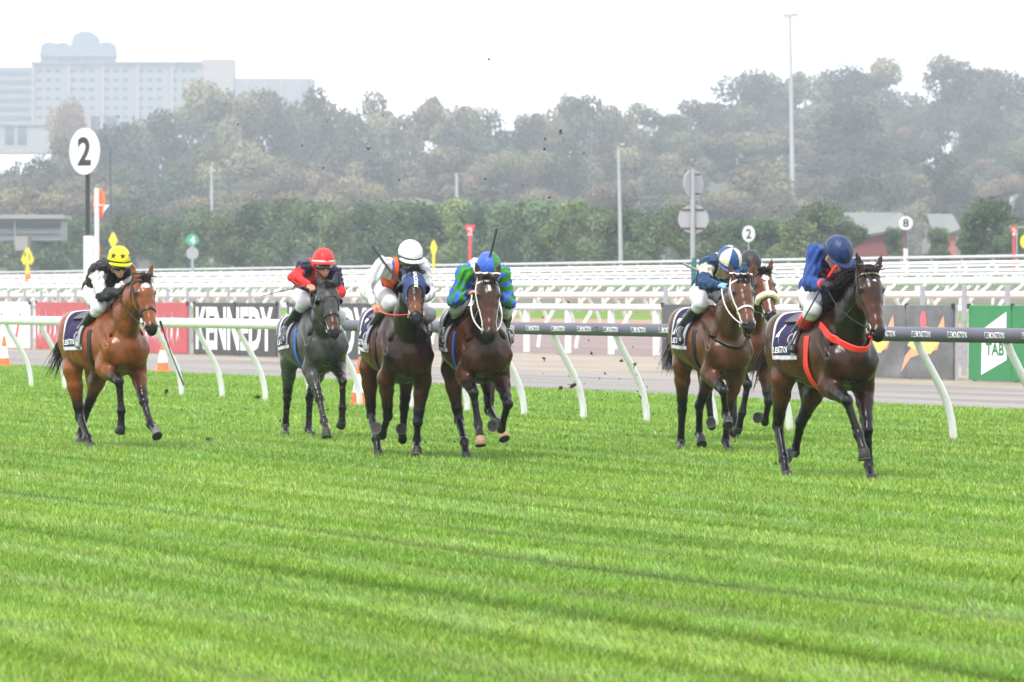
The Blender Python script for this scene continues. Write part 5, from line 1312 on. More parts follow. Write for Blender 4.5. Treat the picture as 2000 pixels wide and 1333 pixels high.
# joint positions, metres, in each horse's own frame (forward, left, up): x y z triples in the order of the lists below
FIT = {'A': ([-4.239,47.98,-0.075,0.501,0.03],[1.133,-0.061,1.841,1.436,-0.074,1.325,0.724,0.01,1.094,0.312,-0.005,1.594,-0.518,-0.186,1.488,-0.787,-0.177,1.229,-0.8,0.0,1.42,0.595,-0.141,1.136,0.383,-0.167,0.957,0.764,-0.166,0.806,0.753,-0.14,0.505,0.733,-0.139,0.306,-0.496,-0.142,1.285,-0.411,-0.177,0.952,-0.403,-0.103,0.454,-0.123,-0.139,0.233,0.038,-0.157,0.118,0.592,0.143,1.13,0.421,0.197,0.917,0.674,0.149,0.598,0.853,0.143,0.359,1.036,0.129,0.279,-0.499,0.141,1.288,-0.466,0.182,0.946,-0.774,0.146,0.551,-1.001,0.16,0.272,-0.854,0.083,0.163],[-0.142,-0.023,1.774,0.309,-0.014,1.992,0.491,-0.031,2.073,0.289,-0.199,1.954,0.421,-0.196,1.697,0.636,-0.037,1.735,-0.061,-0.109,1.716,0.343,-0.186,1.583,-0.007,-0.246,1.358,0.101,-0.325,1.225,0.3,0.16,1.919,0.397,0.261,1.665,0.521,0.05,1.781,-0.12,0.101,1.738,0.19,0.269,1.491,-0.114,0.3,1.204,0.057,0.31,1.123]),
'B': ([-2.197,51.269,-0.098,0.315,0.073],[1.144,-0.14,1.757,1.423,-0.132,1.226,0.711,-0.027,1.084,0.31,-0.004,1.599,-0.517,-0.183,1.512,-0.791,-0.186,1.159,-0.8,0.0,1.42,0.591,-0.141,1.126,0.442,-0.158,0.892,0.671,-0.122,0.553,0.829,-0.118,0.297,0.97,-0.129,0.156,-0.498,-0.14,1.297,-0.306,-0.189,1.016,-0.606,-0.137,0.62,-0.825,-0.105,0.338,-0.693,-0.14,0.192,0.595,0.141,1.135,0.392,0.174,0.947,0.745,0.128,0.745,0.678,0.14,0.453,0.607,0.145,0.266,-0.5,0.14,1.3,-0.347,0.19,0.996,-0.696,0.15,0.641,-0.737,0.14,0.283,-0.566,0.14,0.18],[-0.151,-0.019,1.796,0.28,0.028,2.047,0.473,0.014,2.096,0.27,-0.159,2.024,0.473,-0.33,1.909,0.683,-0.212,1.789,-0.088,-0.111,1.728,0.328,-0.168,1.632,-0.022,-0.273,1.421,0.074,-0.34,1.273,0.267,0.197,1.964,0.46,0.199,1.75,0.637,0.023,1.647,-0.127,0.103,1.752,0.18,0.269,1.501,-0.115,0.3,1.203,0.057,0.31,1.123]),
'C': ([-1.154,45.435,-0.06,0.24,-0.041],[1.089,-0.074,1.957,1.531,-0.129,1.556,0.72,-0.012,1.058,0.314,-0.005,1.592,-0.521,-0.193,1.501,-0.791,-0.212,1.222,-0.8,0.0,1.42,0.587,-0.143,1.123,0.419,-0.187,0.904,0.265,-0.134,0.527,0.042,-0.141,0.325,0.195,-0.229,0.417,-0.499,-0.141,1.295,-0.407,-0.185,0.966,-0.541,-0.128,0.487,-0.255,-0.138,0.268,-0.143,-0.135,0.103,0.587,0.142,1.119,0.444,0.17,0.881,0.466,0.121,0.475,0.235,0.166,0.29,0.398,0.133,0.179,-0.496,0.141,1.295,-0.285,0.187,1.026,-0.464,0.191,0.559,-0.601,0.206,0.233,-0.45,0.16,0.357],[-0.106,0.002,1.762,0.344,-0.008,1.982,0.481,0.03,2.122,0.287,-0.189,2.005,0.293,-0.381,1.784,0.488,-0.314,1.609,-0.093,-0.116,1.708,0.331,-0.129,1.634,0.016,-0.247,1.379,0.109,-0.31,1.227,0.303,0.177,1.992,0.415,0.24,1.734,0.604,0.057,1.672,-0.082,0.104,1.686,0.28,0.268,1.52,-0.129,0.315,1.44,0.038,0.312,1.349]),
'D': ([-0.363,45.157,-0.055,0.199,-0.034],[1.119,-0.107,1.882,1.401,-0.125,1.353,0.719,-0.02,1.043,0.315,-0.007,1.594,-0.521,-0.192,1.511,-0.787,-0.196,1.222,-0.8,0.0,1.42,0.592,-0.142,1.132,0.398,-0.185,0.937,0.776,-0.169,0.78,0.803,-0.127,0.478,0.928,-0.126,0.322,-0.494,-0.142,1.282,-0.393,-0.175,0.952,-0.322,-0.101,0.459,-0.027,-0.103,0.252,0.108,-0.106,0.104,0.586,0.142,1.123,0.405,0.17,0.913,0.732,0.178,0.668,0.563,0.147,0.42,0.722,0.043,0.478,-0.502,0.139,1.303,-0.346,0.193,1.002,-0.093,0.155,0.574,0.247,0.171,0.456,0.414,0.202,0.349],[-0.112,0.006,1.765,0.347,0.008,1.963,0.544,0.016,1.994,0.328,-0.175,1.916,0.343,-0.286,1.646,0.552,-0.142,1.738,-0.118,-0.109,1.704,0.278,-0.233,1.593,-0.082,-0.273,1.38,0.067,-0.327,1.277,0.331,0.19,1.911,0.376,0.26,1.634,0.57,0.093,1.718,-0.145,0.11,1.694,0.246,0.244,1.577,-0.106,0.314,1.358,0.066,0.324,1.277]),
'E': ([2.017,46.956,-0.056,0.296,-0.017],[1.122,-0.085,1.865,1.508,-0.117,1.409,0.717,-0.009,1.083,0.309,-0.006,1.597,-0.515,-0.175,1.506,-0.786,-0.177,1.221,-0.8,0.0,1.42,0.603,-0.139,1.144,0.442,-0.169,0.92,0.817,-0.15,0.751,0.671,-0.071,0.505,0.857,-0.112,0.442,-0.495,-0.141,1.289,-0.35,-0.182,0.979,-0.507,-0.126,0.506,-0.63,-0.099,0.174,-0.457,-0.151,0.09,0.57,0.138,1.102,0.398,0.129,0.881,0.245,0.097,0.497,0.136,0.12,0.216,0.299,0.109,0.102,-0.497,0.141,1.29,-0.396,0.182,0.963,-0.656,0.113,0.539,-0.848,0.178,0.245,-0.662,0.143,0.179],[-0.131,-0.013,1.773,0.294,0.041,2.033,0.491,0.024,2.065,0.29,-0.146,2.007,0.485,-0.245,1.818,0.734,-0.144,1.803,-0.11,-0.108,1.686,0.302,-0.207,1.615,-0.047,-0.283,1.39,0.084,-0.346,1.269,0.279,0.212,1.954,0.367,0.279,1.685,0.564,0.095,1.68,-0.108,0.108,1.729,0.202,0.27,1.48,-0.114,0.3,1.205,0.057,0.31,1.123]),
'F': ([2.468,50.379,-0.043,0.239,0.002],[1.113,-0.056,1.914,1.504,-0.064,1.459,0.72,-0.002,1.08,0.316,0.0,1.598,-0.52,-0.19,1.49,-0.78,-0.16,1.22,-0.8,0.0,1.42,0.599,-0.14,1.139,0.389,-0.171,0.962,0.712,-0.1,0.72,0.685,-0.153,0.413,0.611,-0.178,0.226,-0.5,-0.14,1.3,-0.355,-0.19,0.992,-0.655,-0.15,0.594,-0.657,-0.105,0.236,-0.478,-0.166,0.301,0.596,0.141,1.135,0.428,0.17,0.916,0.566,0.182,0.529,0.366,0.199,0.305,0.514,0.082,0.371,-0.5,0.14,1.3,-0.348,0.19,0.996,-0.687,0.15,0.631,-0.595,0.14,0.283,-0.695,0.143,0.11],[-0.129,-0.0,1.761,0.326,0.0,1.97,0.514,-0.012,2.036,0.312,-0.18,1.911,0.378,-0.289,1.651,0.565,-0.096,1.678,-0.103,-0.11,1.698,0.22,-0.27,1.462,-0.112,-0.3,1.207,0.058,-0.31,1.123,0.312,0.18,1.911,0.378,0.289,1.651,0.565,0.096,1.678,-0.103,0.11,1.698,0.22,0.27,1.462,-0.112,0.3,1.207,0.058,0.31,1.123]),
'G': ([2.702,40.122,-0.069,0.39,0.016],[1.11,-0.096,1.881,1.387,-0.127,1.352,0.718,-0.004,1.076,0.306,-0.008,1.594,-0.52,-0.189,1.495,-0.789,-0.179,1.215,-0.8,0.0,1.42,0.603,-0.14,1.145,0.439,-0.156,0.922,0.829,-0.168,0.793,0.919,-0.106,0.504,1.024,-0.1,0.332,-0.5,-0.14,1.299,-0.379,-0.188,0.98,-0.656,-0.108,0.571,-0.461,-0.147,0.273,-0.343,-0.174,0.116,0.587,0.144,1.121,0.43,0.191,0.895,0.616,0.132,0.537,0.587,0.159,0.238,0.726,0.119,0.1,-0.498,0.141,1.293,-0.4,0.186,0.966,-0.726,0.152,0.586,-0.962,0.202,0.321,-0.82,0.065,0.302],[-0.106,-0.01,1.751,0.296,0.014,2.048,0.477,-0.066,2.077,0.253,-0.17,2.06,0.319,-0.268,1.795,0.587,-0.243,1.789,-0.033,-0.098,1.688,0.356,-0.243,1.577,-0.011,-0.238,1.373,0.115,-0.331,1.267,0.326,0.161,1.933,0.372,0.281,1.673,0.566,0.093,1.68,-0.104,0.11,1.702,0.217,0.27,1.465,-0.113,0.3,1.206,0.058,0.31,1.123])}
HJ = ['poll', 'nose', 'chest', 'withers', 'croup', 'butt', 'dock'] + [s + q for s in 'RL' for q in ('sh', 'elb', 'fknee', 'ffet', 'fhoof', 'hip', 'stif', 'hock', 'hfet', 'hhoof')]
RJ = ['pelvis', 'neck', 'head'] + [s + q for s in 'RL' for q in ('shou', 'elbow', 'hand', 'hipj', 'kneej', 'ank', 'toe')]
FT = {k: dict(root=r, h={n: h[3 * i:3 * i + 3] for i, n in enumerate(HJ)}, j={n: j[3 * i:3 * i + 3] for i, n in enumerate(RJ)}) for k, (r, h, j) in FIT.items()}
HZ = {}
BLK, WHT = (.008, .008, .009), (.56, .56, .58)

# --- bay on the far left, yellow starred cap
def silk_a(bi, bt, side, front, V):
    c = pick(len(V), (.013, .013, .014)); up = (bi == 1) | (bi == 3); c[up] = WHT
    c[up & (bt > .93)] = BLK; c[(bi == 0) & (bt > .72) & (np.abs(side) > .150)] = WHT; c[up & (bt < .02)] = (.013, .013, .014); c[(bi == 2) | (bi == 4)] = (.017, .017, .019); return c
def stars(hel, hc, hf, hl, hu):
    mb = MB()
    for az in (-100, -50, 0, 50, 100, 150, 200):
        a0, e0 = math.radians(az), math.radians(18)
        pts = []
        for k in range(10):
            r = (.31 if k % 2 == 0 else .125); th = math.pi / 2 + k * math.pi / 5
            a, e = a0 + r * math.cos(th), e0 + r * math.sin(th)
            pts.append(hc + 1.028 * (hf * .142 * math.cos(e) * math.cos(a) + hl * .119 * math.cos(e) * math.sin(a) + hu * .128 * math.sin(e)))
        c = hc + 1.036 * (hf * .142 * math.cos(e0) * math.cos(a0) + hl * .119 * math.cos(e0) * math.sin(a0) + hu * .128 * math.sin(e0))
        mb.add(pts + [c], [(k, (k + 1) % 10, 10) for k in range(10)])
    mb.build('star_print', M_BAND, hel, False)

def ride(key, coat, hlabel, jlabel, silk, cap, horse={}, jock={}, brid={}, sad={}):
    d = FT[key]; H = build_horse(key, d['root'], d['h'], coat, hlabel, **horse)
    j = d['j']; bridle(H, hands=(j['Lhand'], j['Rhand']), **brid); saddlery(H, **sad)
    JK = build_jockey(key, d['root'], j, jlabel, silk, cap, H=H, **jock); HZ[key] = (H, JK); return H, JK

def whip(label, pts, key, grip=None, r0=.011, r1=.006, m=None, flap=True):
    P = [to_world(HZ[key][0]['M'], p) if len(p) == 3 and p[1] < 5 else np.asarray(p, float) for p in pts]
    P = np.array(P); o = P[0].copy(); th = thing('riding_whip', label, 'whip', tuple(o)); q = P - o
    s = np.linspace(0, 1, 14); d = np.r_[0, np.cumsum(np.linalg.norm(np.diff(q, axis=0), axis=1))]; d /= d[-1]
    C = np.stack([np.interp(s, d, q[:, i]) for i in range(3)], 1)
    MB().tube(C, np.interp(s, [0, .25, 1], [r0, r0 * .7, r1]), 8).build('shaft', m or M_WHIP, th)
    a = C[0] - (C[1] - C[0]) * .1
    MB().tube([a, C[1], C[2]], [r0 * 1.35, r0 * 1.3, r0 * 1.1], 8).build('handle', grip or M_WHIP, th)
    if flap:
        dd = nrm(C[-1] - C[-3]); MB().tube([C[-1] - dd * .14, C[-1] - dd * .12, C[-1] + dd * .03], [r1, .016, .015], 8, sy=.45).build('flap', m or M_WHIP, th)
    return th
def hand_of(key, n): return np.array(FT[key]['j'][n + 'hand'])
def wpt(u, v, key, n='R', dy=0.0):
    y = to_world(HZ[key][0]['M'], hand_of(key, n))[1] + dy; return np.array([(u - 1000) / FPX * y, y, CH - (v - HV) / FPX * y])

ride('A', 'bay', 'bright bay horse at the back, farthest from the others, white star on its forehead', 'person in black vest, white sleeves and black-starred yellow cap on the bright bay horse',
     silk_a, solid((.56, .52, .012)), horse=dict(star=[(.115, -.006, .030, .040)], seed=3, mane_len=.07, hoofcol={'Lf': (.10, .095, .09)}, tail_dir=(-.9, -.2, -.35), flow_tail=(-.35, -.2, -.6), tail_len=.56),
     jock=dict(look=(.97, -.12, -.20), pattern_cap=stars, boot=dict(top=BLK, low=BLK, foot=(.16, .165, .17), split=.7)), sad=dict(number=None, emblem=False))
whip('black whip hanging down beside the bright bay horse, held low', [wpt(313, 628, 'A', 'L', -.35), wpt(330, 680, 'A', 'L', -.4), wpt(357, 748, 'A', 'L', -.45)], 'A', r0=.010)

# --- near-black horse, red cap
def silk_b(bi, bt, side, front, V):
    c = pick(len(V), (.48, .018, .018)); navy = (.010, .011, .036)
    c[((bi == 1) | (bi == 3)) & (bt < .42)] = navy; c[(bi == 3) & (bt < .9)] = navy; c[(bi == 0) & (bt > .70) & (np.abs(side) > .115)] = navy
    c[(bi == 0) & (bt < .35)] = navy; return c
ride('B', 'grey_black', 'almost black horse flecked with mud, dark blinkers on its head', 'person in red and navy silks and white-banded red cap on the almost black horse',
     silk_b, solid((.46, .016, .014)), horse=dict(seed=5, tan_nose=(.06, .02, .010), mane_len=.09, tail_len=.4, tail_dir=(-1, -.05, -.2)),
     jock=dict(look=(.98, -.02, -.08), band='white', boot=dict(top=BLK, low=BLK, foot=(.03, .03, .03))), sad=dict(number='6', girth_m=M_BLUE), brid=dict(width=.021))
whip('long thin black whip swung out sideways from the almost black horse', [hand_of('B', 'R') + [.02, 0, .0], wpt(590, 560, 'B', 'R'), wpt(545, 570, 'B', 'R'), wpt(510, 579, 'B', 'R')], 'B', r0=.009, r1=.005, flap=False)

# --- dark bay with the blue hood, white cap
def silk_c(bi, bt, side, front, V):
    c = pick(len(V), (.56, .56, .58)); org = (.60, .080, .010); nav = (.03, .05, .22); bk = (.018, .018, .022)
    t = bi == 0; a = np.abs(side)
    c[t] = org; c[t & (a < .055)] = bk; c[t & (bt > .84) & (a > .09)] = (.03, .055, .25); c[t & (bt < .30)] = bk
    return c
ride('C', 'dark_bay', 'dark bay horse wearing a blue hood with black eye cups, its neck stretched out', 'person in white sleeves, orange panels and white cap on the horse with the blue hood',
     silk_c, solid((.60, .60, .60)), horse=dict(seed=8, ears_back=True, tan_nose=(.10, .030, .010), mane_len=.05, tail_len=.4),
     jock=dict(look=(.96, .05, -.26), boot=dict(top=BLK, low=BLK, foot=(.20, .20, .20))), sad=dict(number='3'), brid=dict(noseband=False, rein_m=M_RED))
whip('black whip raised behind the blue-hooded horse, its handle near an orange panel', [hand_of('C', 'L') + [0, 0, .03], wpt(772, 542, 'C', 'L', .1), wpt(748, 510, 'C', 'L', .15), wpt(728, 481, 'C', 'L', .2)], 'C', r0=.014, r1=.013, flap=False)

# --- brown horse with the white bridle, blue and green cap
def silk_d(bi, bt, side, front, V):
    gr, bl = (.034, .225, .024), (.036, .10, .54)
    c = pick(len(V), (.48, .50, .54)); q = np.sin(bt * 8 + np.where(bi % 2 == 1, 0, 4.6) + 34 * V[:, 0]) * np.sin(bt * 8 + np.where(bi % 2 == 1, 0, 4.6) - 34 * V[:, 0] + 1.5); s = bi > 0
    c[s & (q > 0)] = gr; c[s & (q <= 0)] = bl
    c[((bi == 2) | (bi == 4)) & (bt > .85)] = (.02, .03, .10); c[(bi == 0) & (bt < .55)] = (.03, .06, .30); c[(bi == 0) & (bt >= .55) & (np.abs(side) > .13)] = bl; return c
def cap_d(D): c = np.tile(np.array((.032, .09, .47)), (len(D), 1)); c[D[:, 1] > .12] = (.022, .16, .020); return c
ride('D', 'brown', 'brown horse with a white bridle and a small white star, head lowered', 'person in green and blue silks, cap half blue half green, face hidden',
     silk_d, cap_d, horse=dict(seed=11, star=[(.125, 0, .034, .017)], mane_len=.06, tail_len=.4, hoofcol={'Rf': (.30, .17, .09), 'Lh': (.42, .27, .15)}),
     jock=dict(look=(.72, .05, -.72), band=None, goggles=False, boot=dict(top=BLK, low=BLK, foot=(.22, .22, .23))), sad=dict(number='5', girth_m=M_BLUE), brid=dict(m_strap=M_WHITEL, noseband=False))
whip('black whip held upright in front of the blue and green cap', [hand_of('D', 'L') + [0, -.05, .05], wpt(948, 530, 'D', 'L', -.1), wpt(960, 490, 'D', 'L', -.1), wpt(970, 447, 'D', 'L', -.1)], 'D', r0=.012, r1=.015, flap=False)

# --- red bay with the sheepskin noseband, black cap
ride('F', 'red_bay', 'red bay horse with a fluffy cream noseband and a white blaze, half hidden', 'person in a plain black cap, mostly hidden behind other riders',
     lambda bi, bt, side, front, V: pick(len(V), (.02, .02, .024)), solid((.018, .018, .021)), horse=dict(seed=17, star=[(.115, 0, .045, .036), (.26, .0, .15, .012), (.46, -.005, .09, .009)], mane_len=.07, tail_len=.4, hoofcol={'Lh': (.40, .26, .14)}),
     jock=dict(look=(.85, .02, -.5), band=None, goggles=False), sad=dict(number='7'), brid=dict())

# --- light bay with the white bridle, blue and cream cap
def silk_e(bi, bt, side, front, V):
    bl, cr = (.008, .037, .098), (.50, .46, .37); c = pick(len(V), bl); t = bi == 0
    c[t & (bt > .72) & (np.abs(side) < .07)] = cr; c[((bi == 1) | (bi == 3)) & (bt > .10) & (bt < .55)] = cr; return c
def cap_e(D):
    a = np.degrees(np.arctan2(D[:, 1], D[:, 0])); c = np.tile(np.array((.58, .54, .45)), (len(D), 1)); c[((a + 30) // 60).astype(int) % 2 == 0] = (.011, .055, .19); return c
ride('E', 'light_bay', 'light bay horse with a white bridle and broad white noseband, stretching one foreleg forward', 'person in blue and cream silks and quartered cap, light blue gloves',
     silk_e, cap_e, horse=dict(seed=21, mane_len=.07, tail_dir=(-.8, -.25, -.5), flow_tail=(-.35, -.2, -.6), tail_len=.55, tan_nose=(.09, .033, .014), star=[(.13, .0, .007, .006)]),
     jock=dict(look=(.82, .04, -.56), gloves=(.15, .29, .60), goggles=False, boot=dict(top=BLK, low=BLK, foot=(.02, .02, .022))), sad=dict(number='2'), brid=dict(m_strap=M_WHITEL, rein_m=M_WHITEL))
whip('dark grey whip sticking out behind the back of the blue and cream silks', [wpt(1368, 531, 'E', 'R', .75), wpt(1350, 523, 'E', 'R', .75), wpt(1334, 515, 'E', 'R', .75)], 'E', r0=.020, r1=.014, m=M_WGREY, flap=False)

# --- the leader: dark horse, blue silks
def silk_g(bi, bt, side, front, V):
    return_c = pick(len(V), (.014, .046, .195)); t = bi == 0; L = np.sin(side * 48) * np.sin(bt * 38)
    ch = t & (front > .03) & (bt > .45); return_c[ch] = (.008, .012, .045); return_c[ch & (L > .12)] = (.42, .012, .030); return return_c
ride('G', 'dark_bay', 'leading dark horse with a red breastplate and red girth, nearest on the right', 'person in blue silks, shiny dark blue cap and red boot tops, on the leading horse',
     silk_g, solid((.0065, .022, .088)), horse=dict(seed=29, fore=36, star=[(.12, 0, .007, .020)], tan_nose=(.055, .018, .009), mane_len=.20, tail_dir=(-.7, -.3, -.35), flow_tail=(-.35, -.25, -.55), tail_len=.52, tail_n=75, tail_col=(.022, .010, .007), mane_side=-1),
     jock=dict(look=(.80, .10, -.62), gloves=BLK, cuffs=(.60, .05, .06), boot=dict(top=(.46, .014, .014), low=BLK, foot=BLK, split=.60), goggles=False), sad=dict(number='4', girth_m=M_RED), brid=dict(noseband=False))
whip('thin black whip with a red grip, held upright through a black glove', [wpt(1633, 520, 'G', 'R', -.05), wpt(1612, 549, 'G', 'R', 0), wpt(1580, 605, 'G', 'R', .1), wpt(1548, 668, 'G', 'R', .15)], 'G', grip=M_WGRIP, r0=.011)

# special tack
H = HZ['G'][0]                                          # red breastplate round the base of the neck
o = H['n0'] + (H['n3'] - H['n0']) * .16; an = np.radians(np.linspace(-35, 215, 60)); dn = np.array([.50, 0, -.86]); 
ax = nrm(H['nd'] * .75 + np.array([0, 0, .6])); e2 = nrm(dn - ax * (dn @ ax))
dirs = np.cos(an)[:, None] * np.array([0, 1.0, 0]) + np.sin(an)[:, None] * e2[None]
P = H['F'].shoot(o, dirs, .006); mb = MB(); ribbon(mb, P, dirs, .075, .008); mb.build('breastplate', M_RED, H['th'])
brow = [head_pt(H, .043, a, .0145) for a in np.linspace(20, 160, 60)]
def on_brow(body, H, t, w, h, m, par):
    V, Fc = text_mesh(body, 1.0, bold=.02); V[:, 0] *= w / np.ptp(V[:, 0]); V[:, 1] *= h / np.ptp(V[:, 1])
    P = [head_pt(H, t - y / 1.0, 90 - math.degrees(x / .085) * -1 * -1 if False else 90 + math.degrees(-x * -1 / .085) * -1 * -1, .0145)[0] for x, y in V]
    return mesh_obj('browband_name', P, Fc, m, par, False)
on_brow('PREUSKER', H, .045, .155, .019, M_GOLD, H['th'])
for k in ('B', 'E'):                                    # extra straps
    H = HZ[k][0]; mb = MB(); P = barrel(H, np.full(60, .34), np.linspace(30, 330, 60), .008)
o_ = HZ['E'][0]; an = np.radians(np.linspace(-40, 220, 60)); o = o_['n0'] + (o_['n3'] - o_['n0']) * .12
dirs = np.cos(an)[:, None] * np.array([0, 1.0, 0]) + np.sin(an)[:, None] * e2[None]
P = o_['F'].shoot(o, dirs, .006); mb = MB(); ribbon(mb, P, dirs, .040, .008); mb.build('breastplate', M_LEATH, o_['th'])
def hood(H, t0, t1, colf, name, m, off=.009, cups=None):
    ts = np.linspace(t0, t1, 30); an = np.linspace(-60, 240, 60); V = []; c = []
    for t in ts:
        for a in an: V.append(head_pt(H, t, a, off)[0]); c.append(colf(t, a))
    keep = []
    for i in range(29):
        for k in range(59):
            t, a = ts[i], an[k]; ea = min(abs(a - 6), abs(a - 174))
            if (ea / 22) ** 2 + ((t - .168) / .045) ** 2 < 1: continue
            if t > t1 - .13 and (abs(a - 90) / 62) ** 2 + ((t - t1 - .01) / .145) ** 2 < 1: continue
            keep.append((i * 60 + k, i * 60 + k + 1, (i + 1) * 60 + k + 1, (i + 1) * 60 + k))
    o = mesh_obj(name, V, keep, m, H['th'], True, np.array(c))
    for s in (1, -1):                                   # eye cup: a half shell behind each eye
        c0, d = head_pt(H, .150, 4 if s > 0 else 176, .0); mb = MB(); VV = []
        for i in range(8):
            p = math.radians(90 * i / 7)
            for k in range(15):
                a = math.radians(-105 + 210 * k / 14)
                VV.append(c0 - H['A'] * (.058 * math.sin(p) * math.cos(a) - .025) + H['U'] * .062 * math.sin(p) * math.sin(a) + d * (.050 * math.cos(p)))
        mb.add(VV, [(i * 15 + k, i * 15 + k + 1, i * 15 + 16 + k, i * 15 + 15 + k) for i in range(7) for k in range(14)]); mb.build('eye_cup', M_LEATH, o)
    return o
hoodcol = lambda t, a: (.30, .34, .42) if (abs(t - .075) < .006 or t > .335) else (.012, .034, .12)
o = hood(HZ['C'][0], -.07, .35, hoodcol, 'hood', M_HOOD)
H = HZ['C'][0]; V, Fc = text_mesh('SOVTORR', 1.0, bold=.02); V[:, 0] *= .235 / np.ptp(V[:, 0]); V[:, 1] *= .026 / np.ptp(V[:, 1])
hd_txt = [head_pt(H, .155 + x, 90 + math.degrees(y / .09), .0125)[0] for x, y in V]; mesh_obj('hood_lettering', hd_txt, Fc, M_PRINT, o, False)
hood(HZ['B'][0], -.05, .30, lambda t, a: (.02, .02, .022), 'blinkers', M_BLINK)
H = HZ['F'][0]; mb = MB(); pn = [head_pt(H, .345, a, .020) for a in np.linspace(-20, 200, 40)]
mb.tube([p for p, _ in pn], .036, 12); mb.build('fleece_noseband', M_FLEECE, H['th'])
# ------------------------------------------------------------------ turf: every blade is a small leaf of its own
def grass():
    rng = np.random.default_rng(77)
    bands = [(17.5, 24, 4200), (24, 31, 3000), (31, 40, 1900), (40, 52, 1100), (52, 68, 650), (68, 112, 260)]
    X, Y = [], []
    for a, b, den in bands:
        half = .1112 * b + 3.2; n = int((b - a) * 2 * half * den)
        y = rng.uniform(a, b, n); x = rng.uniform(-half, half, n); w = x * TN[0] + y * TN[1]
        k = (np.abs(x) < .1112 * y + 3.2) & (w < 32.3 + rng.normal(0, .05, n)); X.append(x[k]); Y.append(y[k])
    x = np.concatenate(X); y = np.concatenate(Y); n = len(x); w = x * TN[0] + y * TN[1]; t = x * TD[0] + y * TD[1]
    far = np.clip((y - 18) / 40, 0, 1)
    # mowing bands lie along the track: neighbouring passes lean opposite ways and differ in height and colour
    s1 = np.sin(w * 2 * np.pi / 1.15 + .5 * np.sin(t * .13) + .3 * np.sin(w * 3.1)); s2 = np.sin(w * 2 * np.pi / .46 + .9 * np.sin(t * .21 + 2) + 1.3)
    pat = np.sin(t * .55 + 2.2 * np.sin(w * .9)) * np.sin(w * 1.3 + 1.1 * np.sin(t * .37)) ; pat2 = np.sin(t * 2.3 + 3 * np.sin(w * 2.1)) * np.sin(w * 4.7 + 2 * np.sin(t * 1.3))
    ln = lambda per, ph, sh: -np.exp(-(((w + .05 * np.sin(t * .5 + ph) + ph) / per % 1 - .5) / sh) ** 2)
    st = 1.3 * ln(.92, .3, .16) * (.55 + .45 * np.sin(t * .4 + w)) + .55 * ln(1.63, 1.1, .10) + .7 * ln(.57, 2.2, .14) + .5 + .55 * s1 + .25 * s2 + .35 * pat + .25 * pat2
    h = (.043 + .008 * st) * rng.uniform(.55, 1.35, n) * (1 + .25 * far); wd = rng.uniform(.0028, .0056, n) * (1 + 1.5 * far)
    a = rng.uniform(0, 2 * np.pi, n); lean = rng.uniform(.15, .8, n) * h; la = a + rng.normal(0, .4, n)
    lx = lean * np.cos(la) + TD[0] * .022 * np.sign(s1) * np.abs(s1) ** .5; ly = lean * np.sin(la) + TD[1] * .022 * np.sign(s1) * np.abs(s1) ** .5
    dx, dy = -np.sin(a) * wd, np.cos(a) * wd
    z0 = np.full(n, .002)
    V = np.empty((n, 4, 3), np.float32)
    V[:, 0] = np.stack([x + dx, y + dy, z0], 1); V[:, 1] = np.stack([x - dx, y - dy, z0], 1)
    V[:, 2] = np.stack([x - dx * .6 + lx * .5, y - dy * .6 + ly * .5, z0 + h * .62], 1); V[:, 3] = np.stack([x + lx, y + ly, z0 + h], 1)
    g = rng.uniform(0, 1, n); c = np.array([.132, .258, .026])[None] * (1 - g[:, None]) + np.array([.235, .365, .062])[None] * g[:, None]
    dry = rng.uniform(0, 1, n) < .05 + .12 * np.clip(np.sin(t * .9 + 1.7 * np.sin(w * 1.7)) * np.sin(w * 2.3 + 1.3 * np.sin(t * .6)) - .45, 0, 1); c[dry] = (.30, .32, .13)
    c = c * ((1 + .26 * st) * rng.uniform(.74, 1.28, n))[:, None]; c[:, 0] *= 1.02 + .06 * pat; c[:, 2] *= 1 + .5 * np.clip(pat2, 0, 1)
    q = np.arange(4 * n).reshape(n, 4)
    m = bpy.data.materials.new('grass_blades'); m.use_nodes = True; N, L = m.node_tree.nodes, m.node_tree.links; b = N['Principled BSDF']
    b.inputs['Roughness'].default_value = .5; b.inputs['Specular IOR Level'].default_value = .25
    vc = N.new('ShaderNodeVertexColor'); vc.layer_name = 'Col'; L.new(vc.outputs['Color'], b.inputs['Base Color'])
    tr = N.new('ShaderNodeBsdfTranslucent'); L.new(vc.outputs['Color'], tr.inputs['Color']); mx = N.new('ShaderNodeMixShader'); mx.inputs[0].default_value = .30
    L.new(b.outputs[0], mx.inputs[1]); L.new(tr.outputs[0], mx.inputs[2]); L.new(mx.outputs[0], N['Material Output'].inputs['Surface'])
    o = mesh_obj('grass', V.reshape(-1, 3), q, m, None, False, np.repeat(c, 4, axis=0)); o['kind'] = 'stuff'; o['label'] = 'short mown racecourse grass'; return o
grass()

